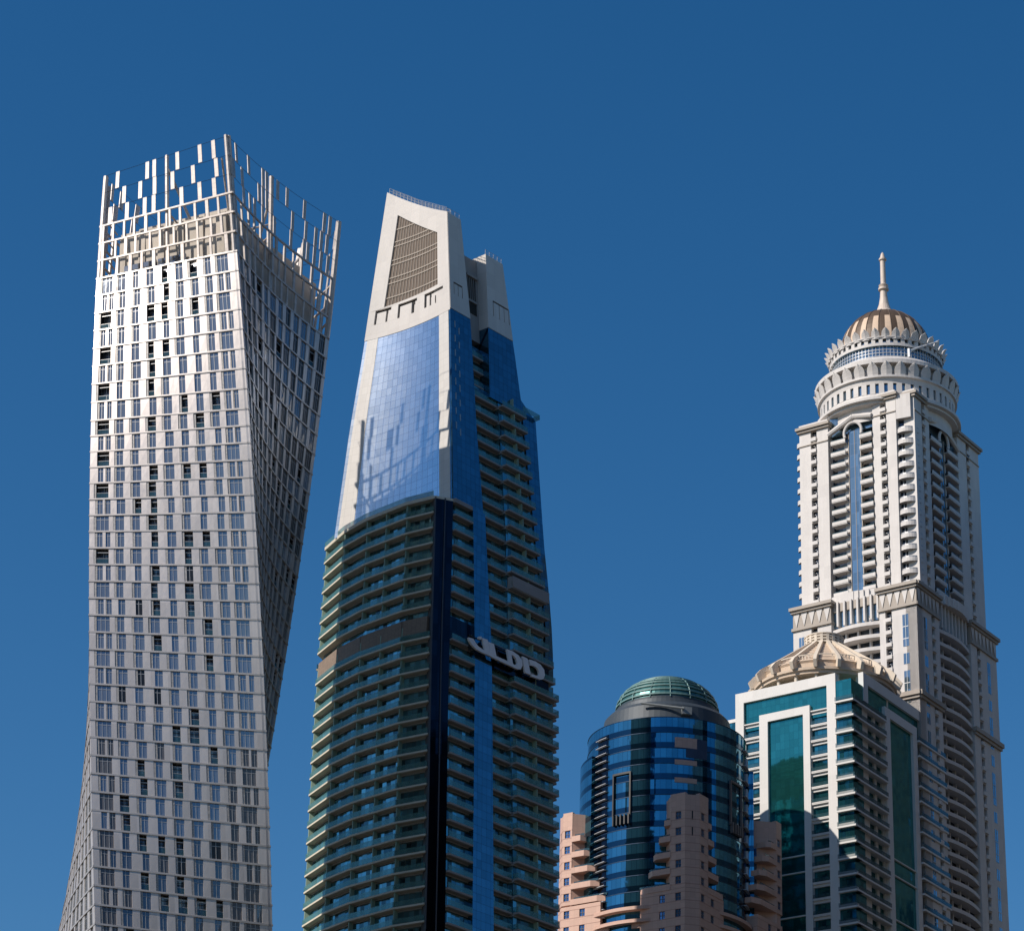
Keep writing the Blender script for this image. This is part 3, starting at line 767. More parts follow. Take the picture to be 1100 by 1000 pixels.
# drum and dome
mb = MB(); lathe(mb, DC, [(18.9, 237.4), (16.6, 237.5), (16.6, 238.2), (15.6, 238.2), (15.2, 242.2), (14.3, 243.2), (13.2, 243.4), (13.0, 244.6), (12.4, 244.8), (12.4, 245.4), (0, 245.5)], 72); mb.build("roof_drum", M_drum, dt, smooth=False)
mb = MB(); prof = [(12.3*cos(RD(a)), 245.2+8.4*sin(RD(a))) for a in range(0, 91, 6)]; prof[-1] = (0, 253.6)
lathe(mb, DC, prof, 60); dm_ = mb.build("dome", M_domeg, dt, smooth=True)
rbm = []
for a in range(5, 82, 9):
    r0, z0_ = 12.3*cos(RD(a)), 245.2+8.4*sin(RD(a)); mb = MB()
    box(mb, Arc(DC, r0), -180, 180, z0_-.12, z0_+.22, -.3, .32, 60); rbm.append((mb, M_domer, []))
parts("dome_ring", rbm, dt)
rbm = []
for k in range(16):
    mb = MB(); az = k*22.5
    for a in range(0, 84, 6):
        p, q = [(DC[0]+(12.5*cos(RD(t)))*sin(RD(az)), DC[1]-(12.5*cos(RD(t)))*cos(RD(az)), 245.2+8.5*sin(RD(t))) for t in (a, a+6)]
        tube(mb, p, q, .13, n=4)
    rbm.append((mb, M_domer, []))
parts("dome_rib", rbm, dt)
# maintenance arm on the drum
mb = MB(); tube(mb, (DC[0]-7, DC[1]-14.8, 242.2), (DC[0]+3, DC[1]-16.6, 240.6), .28); 
b0 = Arc(DC, 16.2); box(mb, b0, 9, 17, 239.4, 241.2, -1, .4); mb.build("maintenance_arm", plain("grey_arm", (.25, .27, .27), .5, .3), dt)

# pink corner blocks at 90 degree steps, the same block turned
def rotz(p, a): c_, s_2 = cos(RD(a)), sin(RD(a)); return (DC[0]+(2.4 if a == 90 else 0)+c_*(p[0]-DC[0])-s_2*(p[1]-DC[1]), DC[1]+s_2*(p[0]-DC[0])+c_*(p[1]-DC[1]))
def pink_block(turn, zt, zstep, wl=6.3, wr=6.3, cl=4.2, cr2=3.9):
    Kp = (DC[0]+27*sin(RD(10)), DC[1]-27*cos(RD(10)))
    def side(ang, rev):
        pts = [Kp, go_(Kp, ang, 24)]; pts = [rotz(p, turn) for p in pts]
        if rev: pts = pts[::-1]
        return Surf(lambda z, p=pts: p)
    Lf, Rf = side(145, True), side(55, False)     # Lf: s = 24 at the corner
    blk = thing_part = MB(); bandp = MB(); wn_, bl_ = [], []
    T = 3.83; chf = 2.4
    # chamfer surface
    pc = [rotz(go_(Kp, 145, chf), turn), rotz(go_(Kp, 55, chf), turn)]; Cf = Surf(lambda z: pc)
    cwid = hypot(pc[0][0]-pc[1][0], pc[0][1]-pc[1][1])
    def wall(S, a, b, z0, z1, wins_, flip):
        """wall with square windows; wins_: list of window centres in s; flip: S runs to the corner"""
        z = z1; rows = []
        while z-T > z0-1: rows.append(z-T); z -= T
        cuts = sorted(wins_)
        for zr in rows:
            zb_, zt_ = zr+1.05, zr+2.85; lo2 = max(zr, z0)
            box(blk, S, a, b, lo2, zb_-.2, -1, 0); box(bandp, S, a, b, zb_-.2, zb_, -1, .03)
            box(bandp, S, a, b, zt_, zt_+.12, -1, .03); box(blk, S, a, b, zt_+.12, zr+T, -1, 0)
            pos = a
            for cx in cuts:
                if cx-.75 > pos: box(blk, S, pos, cx-.75, zb_, zt_, -1, 0)
                pos = cx+.75
                g = MB(); box(g, S, cx-.75, cx+.75, zb_, zt_, -1, -.25)
                f_ = MB(); box(f_, S, cx-.05, cx+.05, zb_, zt_, -.3, -.15); box(f_, S, cx-.75, cx+.75, (zb_+zt_)/2-.05, (zb_+zt_)/2+.05, -.3, -.15)
                wn_.append((g, M_win, [("window_bar", f_, M_mul)]))
            if pos < b: box(blk, S, pos, b, zb_, zt_, -1, 0)
    zt2 = zt-3.4
    # slender upper part
    wall(Lf, 24-wl, 24-chf, zstep, zt2, [24-cl], True); wall(Rf, chf, wr, zstep, zt2, [cr2], False); wall(Cf, 0, cwid, zstep, zt2, [], False)
    box(blk, Lf, 24-wl, 24-chf, zt2, zt, -1, 0); box(blk, Rf, chf, wr, zt2, zt, -1, 0); box(blk, Cf, 0, cwid, zt2, zt-.5, -1, 0)
    # returns and fill
    q = [rotz(p, turn) for p in (go_(Kp, 145, wl-.05), go_(Kp, 145, chf+.05), go_(Kp, 55, chf+.05), go_(Kp, 55, wr-.05), go_(go_(Kp, 55, wr-.05), 100, 9), go_(go_(Kp, 145, wl-.05), 100, 9))]
    q = [(p[0]+.0, p[1]) for p in q]
    cen = (sum(p[0] for p in q)/6, sum(p[1] for p in q)/6); qi = [(p[0]+(cen[0]-p[0])*.08, p[1]+(cen[1]-p[1])*.08) for p in q]
    prism(blk, qi, 100, zt-1.0)
    qs = [q[0], qi[1], qi[2], q[3], q[4], q[5]]
    for p_, r_2 in ((q[0], q[5]), (q[3], q[4])):
        Sx = Surf(lambda z, p_=p_, r_2=r_2: [r_2, p_] if p_ is q[0] else [p_, r_2]); box(blk, Sx, 0, hypot(p_[0]-r_2[0], p_[1]-r_2[1]), zstep, zt-.4, -.6, 0)
    # slit windows of the chamfer
    for k in range(2):
        g = MB(); box(g, Cf, cwid/2-.15, cwid/2+.15, zt2-T*(k+1)+.8, zt2-T*(k+1)+2.9, -.05, .03); g_ = (g, M_wdark, []); wn_.append(g_)
    # broad lower part
    wall(Lf, 24-14.2, 24-chf, 108, zstep, [24-4.2, 24-8.4], True); wall(Rf, chf, 13.2, 108, zstep, [3.9, 8.2], False); wall(Cf, 0, cwid, 108, zstep, [], False)
    ql = [rotz(p, turn) for p in (go_(Kp, 145, 14.1), go_(Kp, 145, chf), go_(Kp, 55, chf), go_(Kp, 55, 13.1), go_(go_(Kp, 55, 13.1), 145, 12), go_(go_(Kp, 145, 14.1), 55, 12))]
    cen = (sum(p[0] for p in ql)/6, sum(p[1] for p in ql)/6); qi = [(p[0]+(cen[0]-p[0])*.05, p[1]+(cen[1]-p[1])*.05) for p in ql]
    prism(blk, qi, 100, zstep-.1)
    # stepped balconies on both sides of the slender part
    lens = (8.5, 10, 11.4, 12.7, 15.3)
    for k, ln in enumerate(lens):
        z = zt2-T*k-T*.95-.3
        for S, sgn in ((Lf, 1), (Rf, 0)):
            ln2 = ln if sgn else ln*.96
            a, b = (24-ln2, 24-wl+.1) if sgn else (wr-.1, ln2)
            mbb = MB()
            def f(u, v, d, a=a, b=b, S=S, sgn=sgn, z=z):
                s = a+(b-a)*u; o_ = (1-u) if sgn else u
                dd = d if d < -1 else d-1.1*max(0, o_-.75)*4
                return S.P(s, z+v*1.35, dd)
            sheet(mbb, f, 8, 1, -4.5, .12, lambda u, v, a=a, b=b: (a+(b-a)*u, z+v*1.2))
            rl = MB(); box(rl, S, a+.6, b, z+1.35, z+1.9, -.5, -.44, back=True)
            bl_.append((mbb, M_pink, [("railing", rl, M_rail)]))
            dk = MB(); box(dk, S, a+1.2 if sgn else a, b if sgn else b-1.2, z+1.3, z+T, -4.6, -3.4); bl_.append((dk, M_win, []))
    # balconies left of the broad part further down
    for k in range(8):
        z = zstep-T*2*k-T*2
        for S, sgn in ((Lf, 1), (Rf, 0)):
            a, b = (24-16.4, 24-14.2) if sgn else (13.2, 15.6)
            mbb = MB(); box(mbb, S, a, b, z, z+1.2, -3.5, .1); bl_.append((mbb, M_pink, []))
    # one door-sized balcony on the right wall low down
    mbb = MB(); box(mbb, Rf, 4.8, 8.4, zstep-T*3.1, zstep-T*3.1+1.1, 0, .9); bl_.append((mbb, M_pband, []))
    return blk, bandp, wn_, bl_
allw, allb = [], []
for turn, zt, zs_, kw in ((0, 216.8, 194.2, {}), (-90, 217.1, 194.2, dict(wr=5.0, cr2=3.7)), (90, 219.5, 194.2, dict(wl=5.0, cl=3.7))):
    blk, bandp, wn_, bl_ = pink_block(turn, zt, zs_, **kw)
    bo = blk.build("stone_block", M_pink, dt); bandp.build("stone_course", M_pband, bo); allw += wn_; allb += bl_
parts("window", allw, dt); parts("balcony", allb, dt)

# ================================================================== 4. the teal and white tower with the cone roof
M_tw = clad("white_render_frame", (.66, .64, .61), 4, 4.05, .55, 0, .02, .9, vary=.03, stain=.1)
M_tg = glass("teal_curtain_wall", (.04, .27, .26), 1.3, 2.02, .85, .06, .012, .05, (.02, .16, .18), .12, wave=.006)
M_tgd = glass("dark_teal_glass", (.04, .22, .26), 1.3, 2.02, .85, .08, .02, .06, (.02, .08, .10), .3)
M_cone = plain("cone_roof_tan", (.56, .44, .33), .7)
M_crib = plain("cone_rib_cream", (.66, .57, .46), .65)
TK = (85.27, 640.)
cr_ = thing("cone_roofed_tower", "white framed tower with tall teal glass panels below a tan ribbed cone roof", "tower block", (TK[0], TK[1], 0))
TL = Surf(lambda z: [go_(TK, 144, 40), TK]); TR = Surf(lambda z: [TK, go_(TK, 55, 60)])
l_ = lambda s: 40-s        # distance from the near corner to the parameter of TL
def lb(mb, a, b, z0, z1, d0, d1, n=1): return box(mb, TL, l_(b), l_(a), z0, z1, d0, d1, n)
mb = MB(); q = [go_(go_(TK, 144, 2), 55, 2)]
q = [TL.P(40-2.2, 0, -2.2)[:2], TR.P(50.3, 0, -2.2)[:2], TR.P(50.3, 0, -30)[:2], TL.P(40-32.6, 0, -45)[:2], TL.P(40-32.6, 0, -2.2)[:2]]
prism(mb, q, 0, 258.5); mb.build("core", M_tgd, cr_)
fr = MB()
lb(fr, 4.3, 33, 258.6, 261.4, -1.2, .2); lb(fr, 30.6, 33, 110, 258.6, -3, .2); lb(fr, 4.3, 6.8, 110, 258.6, -3, .2)
lb(fr, 23.6, 26, 110, 252.2, -2, .35); lb(fr, 11.6, 13.5, 110, 252.2, -2, .35); lb(fr, 11.6, 26, 252.2, 254.3, -2, .35)
box(fr, TR, 6.2, 40.8, 260.2, 263, -1.2, .2); box(fr, TR, 6.2, 8.6, 255.4, 260.2, -1.5, .2); box(fr, TR, 37.2, 40.8, 255, 260.2, -3, .2)
box(fr, TR, 17.2, 20.0, 110, 255.2, -2.5, .35); box(fr, TR, 32.6, 34.9, 110, 255.2, -2.5, .35); box(fr, TR, 17.2, 34.9, 255.2, 257.6, -2, .35)
for s0, s1 in ((13.5, 23.6),):
    for z in (216.1, 211.9, 201): lb(fr, s0, s1, z-.15, z+.15, -1, .1)
for z in (218.8, 214.6, 203.4): box(fr, TR, 20, 32.6, z-.15, z+.15, -1, .1)
fr.build("white_frame", M_tw, cr_)
mb = MB(); lb(mb, 13.5, 23.6, 110, 252.2, -2, -.4); mb.build("tall_glass_panel", M_tg, cr_)
mb = MB(); box(mb, TR, 20, 32.6, 110, 255.2, -2, -.4); mb.build("tall_glass_panel", M_tg, cr_)
mb = MB(); lb(mb, 6.8, 30.6, 254.3, 258.6, -2, -.5); lb(mb, 26, 30.6, 251, 254.3, -2, -.5); lb(mb, 6.8, 11.6, 251, 254.3, -2, -.5); mb.build("glass_band", M_tg, cr_)
mb = MB(); box(mb, TR, 8.6, 37.2, 257.6, 260.2, -2, -.5); box(mb, TR, 34.9, 37.2, 253, 257.6, -2, -.5); box(mb, TR, 8.6, 17.2, 255, 257.6, -2, -.5); mb.build("glass_band", M_tg, cr_)
mb = MB(); lb(mb, 0.0, 4.3, 254.3, 259.2, -2.4, 0); mb.build("corner_glazing", M_tg, cr_)
mb = MB(); box(mb, TR, 0.0, 6.2, 254.3, 259.2, -2.4, 0); mb.build("corner_glazing", M_tg, cr_)
tb_, tw_ = [], []; sp_ = MB()
TZ = [253.6-4.03*k for k in range(36)]
for k, z in enumerate(TZ):
    # window bays of the lit face
    for a, b in ((26, 30.6), (6.8, 11.6)):
        if k == 0 and False: continue
        zz = z-2.1
        g = MB(); lb(g, a, b, zz-1.9, zz+.3, -2, -.9); tw_.append((g, M_tgd, []))
        lb(sp_, a, b, zz+.3, zz+1.0, -2, -.35); lb(sp_, a, b, zz+1.0, zz+1.3, -2, .1); 
        if k: 
            s_b = MB(); lb(s_b, a, b, zz+1.3, zz+1.55, -1.5, .15); rl = MB(); lb(rl, a, b, zz+1.55, zz+2.5, .05, .12); tb_.append((s_b, M_tw, [("railing", rl, M_rail)]))
    # corner balconies
    s1 = MB(); lb(s1, -.9, 4.3, z-.45, z, -2.2, .9); box(s1, TR, .0, 17.2, z-.45, z, -2.2, .9)
    rl = MB(); lb(rl, -.85, 4.25, z, z+1.1, .8, .86); box(rl, TR, -.0, 17, z, z+1.1, .8, .86, back=True)
    tb_.append((s1, M_tw, [("railing", rl, M_rail)]))
    if k < len(TZ):
        g = MB(); lb(g, 0, 4.3, z-3.1, z-.45, -2.4, 0); box(g, TR, 0, 5.4, z-3.1, z-.45, -2.4, 0); tw_.append((g, M_tgd, []))
        lb(sp_, 0, 4.3, z-4.03, z-3.1, -2.4, .05); box(sp_, TR, 0, 5.5, z-4.03, z-3.1, -2.4, .05)
        box(sp_, TR, 5.5, 8.8, z-4.03, z-.45, -2.4, -.3); box(sp_, TR, 8.8, 17.2, z-4.03, z-3.3, -2.4, -.6); box(sp_, TR, 12.4, 13.6, z-3.3, z-.45, -2.4, -.6); box(sp_, TR, 16.4, 17.2, z-3.3, z-.45, -2.4, -.6)
        for a, b in ((8.8, 12.4), (13.6, 16.4)):
            g = MB(); box(g, TR, a, b, z-3.3, z-.45, -2.4, -1.1); tw_.append((g, M_tgd, []))
    # the far bays of the shaded face
    zz = z+.6
    s1 = MB(); box(s1, TR, 34.9, 50.2, zz-.45, zz, -2.2, 1.0); rl = MB(); box(rl, TR, 34.9, 50.1, zz, zz+1.1, .9, .96, back=True); box(rl, TR, 50.0, 50.1, zz, zz+1.1, -2, .9, back=True)
    tb_.append((s1, M_tw, [("railing", rl, M_rail)]))
    for a, b in ((35.2, 37.4), (40.2, 42.6), (45.5, 48.5)):
        g = MB(); box(g, TR, a, b, zz-3.4, zz-.45, -2.4, -1.3); tw_.append((g, M_tgd, []))
    for a, b in ((34.9, 35.2), (37.4, 40.2), (42.6, 45.5), (48.5, 50.2)): box(sp_, TR, a, b, zz-4.03, zz-.45, -2.4, -.7)
    for a, b in ((35.2, 37.4), (40.2, 42.6), (45.5, 48.5)): box(sp_, TR, a, b, zz-4.03, zz-3.4, -2.4, -.9)
sp_.build("spandrel_wall", M_tw, cr_)
parts("balcony", tb_, cr_); parts("window", tw_, cr_)
mb = MB(); box(mb, TR, 41, 49, 255, 261.5, -8, -.4); mb.build("roof_glazing", M_tgd, cr_)
mb = MB(); box(mb, TR, 40.8, 50.4, 254.6, 258.4, -10, -2.5); box(mb, TR, 49, 50.4, 110, 258.4, -8, -.4); mb.build("end_wall", M_tw, cr_)
mb = MB(); lb(mb, 33, 38, 150, 255.5, -12, -3.5); mb.build("side_wing", M_tgd, cr_)
mb = MB(); lb(mb, 32.8, 38.2, 255.5, 256.4, -12, -3.3); lb(mb, 32.8, 38.2, 250.6, 251.1, -12, -3.3); mb.build("side_wing_slab", M_tw, cr_)
# cone roof
CC = (82.0, 666.); ZE, ZA, RE, RA = 267.4, 277.0, 17.9, 4.9
mb = MB(); lathe(mb, CC, [(15.0, 258), (15.0, 264.2)], 48); mb.build("roof_lantern_wall", M_crib, cr_)
mb = MB(); lathe(mb, CC, [(15.0, 263.6), (17.8, 263.8), (17.8, 264.6), (18.3, 264.7), (18.3, 265.4), (17.0, 265.5), (RE-.9, ZE-.4), (RE-.6, ZE+.1), (RA, ZA)], 60); mb.build("cone_roof", M_cone, cr_)
cs = []
for k in range(10):
    r0 = RA+(RE-RA)*(k+.5)/10; z0_ = ZA-(ZA-ZE)*(k+.5)/10; mb = MB(); lathe(mb, CC, [(r0+.3, z0_-.12), (r0+.12, z0_+.06)], 60); cs.append((mb, M_cone, []))
parts("cone_step", cs, cr_)
ribs = []
for k in range(20):
    az = 360/20*k+4; mb = MB(); ca, sa = cos(RD(az)), sin(RD(az)); w2 = .42
    def pt(r, t, z): return (CC[0]+r*sa+t*ca, CC[1]-r*ca+t*sa, z)
    pr_ = [(RE+1.2, ZE-2.4), (RE+1.9, ZE-.6), (RE+.6, ZE+.9), (RA+.1, ZA+.9), (RA-.2, ZA-.2), (RE-2.5, ZE+1.0), (RE-1.0, ZE-1.6)]
    n = len(pr_)
    A_ = [pt(r, -w2, z) for r, z in pr_]; B_ = [pt(r, w2, z) for r, z in pr_]
    mb.quad(A_[::-1]); mb.quad(B_)
    for i in range(n): j = (i+1) % n; mb.quad((A_[i], A_[j], B_[j], B_[i]))
    ribs.append((mb, M_crib, []))
    col = MB(); tube(col, pt(16.8, 0, 258.4), pt(16.8, 0, 264), .5); ribs.append((col, M_crib, []))
parts("cone_rib", ribs, cr_)
rl = MB(); AC = Arc(CC, RE-1.6)
for k in range(120):
    a = k*3
    if (a//18) % 2 == 0: box(rl, AC, a, a+.8, ZE+.6, ZE+2.0, -.1, .1)
lathe(rl, CC, [(RE-1.4, ZE+1.9), (RE-1.4, ZE+2.15), (RE-1.7, ZE+2.15)], 60); rl.build("eaves_railing", M_crib, cr_)
mb = MB()
for k in range(20):
    a = k*18+4; box(mb, Arc(CC, RA), a-4, a+4, ZA-.3, ZA+2.9, -.5, .2)
for z in (ZA+.5, ZA+1.3, ZA+2.1): lathe(mb, CC, [(RA-.1, z), (RA+.15, z), (RA+.15, z+.45), (RA-.1, z+.45)], 40)
lathe(mb, CC, [(RA-.6, ZA-1), (RA-.6, ZA+2.8), (RA+.3, ZA+2.8), (RA+.3, ZA+3.1), (0, ZA+3.2)], 40); mb.build("cone_cap", M_crib, cr_)

# ================================================================== 5. the tall residential tower with the crown and spire
M_ps = clad("pale_stone", (.61, .575, .545), 3, 3.5, .6, 0, .03, .85, vary=.05, stain=.28)
M_pm = clad("stone_moulding", (.36, .31, .26), 3, 3.5, .6, 0, .03, .9, vary=.04, stain=.2)
M_pg = glass("tower_blue_glass", (.22, .34, .42), 1.2, 3.5, .8, .08, .02, .12, (.35, .42, .48), .2)
M_pd = glass("tower_dark_window", (.045, .065, .09), 1.1, 3.5, .6, .1, .03, .1, (.05, .05, .06), .4)
M_brown = plain("dome_bronze", (.10, .065, .04), .55, .2)
M_tan = plain("dome_tan", (.62, .46, .33), .6)
M_spire = plain("spire_tan", (.60, .50, .42), .5)
PC = (105., 698.)
pt_ = thing("spire_tower", "tallest pale stone tower with round petal crown, striped dome and thin spire", "skyscraper", (PC[0], PC[1], 0))
K1 = (106.9, 670.); K2 = (108.06, 674.)
L1, R1 = Surf(lambda z: [go_(K1, 144, 40), K1]), Surf(lambda z: [K1, go_(K1, 54, 50)])
L2, R2 = Surf(lambda z: [go_(K2, 144, 40), K2]), Surf(lambda z: [K2, go_(K2, 54, 50)])
def mirror(mb, S, a, b, z0, z1, d0, d1, n=1):
    """a..b measured from the near corner on either face"""
    if S in (L1, L2): box(mb, S, 40-b, 40-a, z0, z1, d0, d1, n)
    else: box(mb, S, a, b, z0, z1, d0, d1, n)
mb = MB()
prism(mb, [L1.P(37, 0, -3.2)[:2], R1.P(44.5, 0, -3.2)[:2], R1.P(44.5, 0, -38)[:2], L1.P(3.5, 0, -44)[:2], L1.P(3.5, 0, -3.2)[:2]], 0, 294)
prism(mb, [L2.P(37, 0, -3.2)[:2], R2.P(38.8, 0, -3.2)[:2], R2.P(38.8, 0, -34)[:2], L2.P(6, 0, -36)[:2], L2.P(6, 0, -3.2)[:2]], 294, 355)
mb.build("core", M_pd, pt_)
stone, mould, wn5, bl5, gst = MB(), MB(), [], [], []
T5 = 3.5
def pier(S, a, b, z0, z1, win, d=0, lip=True):
    """stone pier with one window column at `win` (centre) or none"""
    if win is None: mirror(stone, S, a, b, z0, z1, -3.2, d, 1); return
    hw = .95
    mirror(stone, S, a, win-hw, z0, z1, -3.2, d); mirror(stone, S, win+hw, b, z0, z1, -3.2, d)
    z = z1
    while z-T5 >= z0-.6:
        zb_ = z-T5; mirror(stone, S, win-hw, win+hw, max(zb_, z0), zb_+1.35, -3.2, d-.1)
        g = MB(); mirror(g, S, win-hw, win+hw, zb_+1.35, z, -3.2, d-1.1)
        f_ = MB(); mirror(f_, S, win-hw, win+hw, zb_+2.6, zb_+2.75, d-1.15, d-.9); mirror(f_, S, win-.06, win+.06, zb_+1.35, z-.9, d-1.15, d-1.0)
        wn5.append((g, M_pd, [("window_frame", f_, M_frame)]))
        if lip: mirror(stone, S, win-hw+.1, win+hw-.1, zb_+.25, zb_+1.3, d-.1, d+.38)
        z -= T5
# upper shaft: piers
for S, lst in ((L2, ((4.9, 12.1, 8.8, .0, 356.8), (26, 35, 30.5, .0, 353.4))), (R2, ((1.4, 10, 6.6, .0, 356.6), (27, 40, 33.2, .0, 355.2)))):
    for a, b, wc_, d, zt in lst: pier(S, a, b, 299, zt, wc_, d)
    for a, b, wc_, d, zt in lst:
        mirror(mould, S, a-.5, b+.5, zt, zt+.7, -3.2, .6); mirror(mould, S, a-.8, b+.8, zt+.7, zt+1.5, -3.4, 1.1); mirror(stone, S, a, b, zt+1.5, zt+2.4, -3.4, .3)
        mirror(mould, S, a, b, zt-4.2, zt-3.9, -.1, .25)
# roundels near the pier tops
rd = []
for S, s, z in ((L2, 8.6, 353.9), (L2, 30.3, 350.6), (R2, 6.4, 353.8), (R2, 33.2, 352)):
    g = MB(); c0 = Vector(S.P(40-s if S is L2 else s, z, -.1)); n_ = Vector(S.P(40-s if S is L2 else s, z, 1))-Vector(S.P(40-s if S is L2 else s, z, 0)); tube(g, c0, c0+n_*.25, .95, n=16); rd.append((g, M_pm, []))
    g2 = MB(); tube(g2, c0, c0+n_*.32, .65, n=16); rd.append((g2, M_pd, []))
parts("roundel", rd, pt_)
# bowed balconies of the near corner and the two outer corners
def bow(c0, r, a0, a1, z, h=1.25, deep=1.0):
    mb = MB(); Ab = Arc(c0, r); box(mb, Ab, a0, a1, z, z+h, -deep, 0, 10, back=True)
    lathe(mb, c0, [(0, z), (r, z)], 10, a0, a1); lathe(mb, c0, [(r-.1, z+.1), (0, z+.1)], 10, a0, a1)
    return mb
pcorner = [L2.P(40-4.9, 0, 0)[:2], R2.P(1.4, 0, 0)[:2]]
SC = Surf(lambda z: [L2.P(40-4.9, z, -.8)[:2], R2.P(1.4, z, -.8)[:2]]); wS = SC.W(300)
g = MB(); box(g, SC, 0, wS, 299, 352, -3, -.8, 1, 1); g.build("corner_glazing", M_pd, pt_)
box(stone, SC, 0, wS, 350.2, 357.5, -2, .9, 4)
nm = 0
z = 300.5
while z < 347:
    c0 = SC.P(wS/2, z, -2.3)[:2]; mbb = bow(c0, 3.35, -70, 56, z, 1.15, .3)
    rl = MB(); box(rl, Arc(c0, 3.3), -70, 56, z+1.15, z+1.6, -.05, 0, 8, back=True); tube(rl, SC.P(wS/2-1, z-1.4, -.6), SC.P(wS/2-1, z, -.6), .2, n=6); tube(rl, SC.P(wS/2+1, z-1.4, -.6), SC.P(wS/2+1, z, -.6), .2, n=6)
    bl5.append((mbb, M_ps, [("railing", rl, M_frame)])); z += T5
z = 300.5
while z < 350:
    c0 = L2.P(40-35, z, -1.6)[:2]; bl5.append((bow(c0, 1.5, -110, -10, z, 1.3, .3), M_ps, [])); z += T5
# recesses with paired balconies and glass spine
for S, gz, bs in ((L2, (16.2, 19.9), ((12.2, 16.0), (20.4, 24.9))), (R2, (16.6, 19.4), ((10.2, 16.2), (19.8, 26.4)))):
    a, b = (12.1, 26) if S is L2 else (10, 27)
    g = MB(); mirror(g, S, a, b, 299, 356, -3.4, -2.6); g.build("recess_glazing", M_pd, pt_)
    g = MB(); mirror(g, S, gz[0], gz[1], 301, 350.5, -2, -.6); g.build("glass_spine", M_pg, pt_)
    for q_ in gz: mirror(mould, S, q_-.12, q_+.12, 301, 350.5, -2, -.4)
    mirror(mould, S, (gz[0]+gz[1])/2-.05, (gz[0]+gz[1])/2+.05, 301, 350.5, -.6, -.5)
    z = 301.5
    while z < 350:
        for a2, b2 in bs:
            mbb = MB(); mirror(mbb, S, a2, b2, z, z+.25, -2, .5, 2); mirror(mbb, S, a2, b2, z+.25, z+1.2, .3, .6, 2); rl = MB(); mirror(rl, S, a2+.05, b2-.05, z+1.2, z+1.6, .4, .45)
            bl5.append((mbb, M_ps, [("railing", rl, M_rail)]))
        mirror(stone, S, gz[1]+.2, bs[1][0]+1, z-2.1, z, -2, -.8)
        z += T5
    # arch and gable over the spine
    mid = (gz[0]+gz[1])/2; par = (lambda s: 40-s) if S is L2 else (lambda s: s)
    ar = MB(); R_ = 2.7; pts = [S.P(par(mid+R_*cos(RD(t))), 349.6+R_*sin(RD(t))*1.1, .3) for t in range(-25, 206, 15)]
    for p, q in zip(pts, pts[1:]): tube(ar, p, q, .42, n=8)
    pk = S.P(par(mid), 354.4, .2)
    tube(ar, S.P(par(a+.1), 353.2, .2), pk, .75, n=8); tube(ar, pk, S.P(par(b-.2), 350.6, .2), .75, n=8)
    ar.build("arch_moulding", M_ps, pt_)
    g = MB(); mirror(g, S, a, b, 350.5, 357, -2.2, -1.2); g.build("upper_glazing", M_pg, pt_)
    mirror(mould, S, a, b, 357, 358, -3, .2); 
    # big curved ledge and colonnade at the foot of the recess
    cl = MB(); n = 10
    for i in range(n):
        u0, u1 = i/n, (i+1)/n; A1, B1 = a+(b-a)*u0, a+(b-a)*u1; o = 1.2+1.8*sin(pi*(u0+u1)/2)
        mirror(cl, S, A1, B1, 298.3, 301.0, -2.5, o)
    cl.build("curved_ledge", M_ps, pt_)
    S1 = L1 if S is L2 else R1
    g = MB(); mirror(g, S1, 11 if S is L2 else 12.6, 25.4 if S is L2 else 31, 291.5, 298.6, -3.2, -1.4); g.build("colonnade_glazing", M_pg, pt_)
    s = (11.4 if S is L2 else 13); e = 25.2 if S is L2 else 30.8
    while s < e: mirror(stone, S1, s, s+.55, 291.5, 298.6, -1.6, -.3); s += 2.0
    mirror(mould, S1, 11 if S is L2 else 12.6, 25.4 if S is L2 else 31, 296, 298.4, -1.7, -.9)
mould.build("cornice", M_pm, pt_); mould = MB()
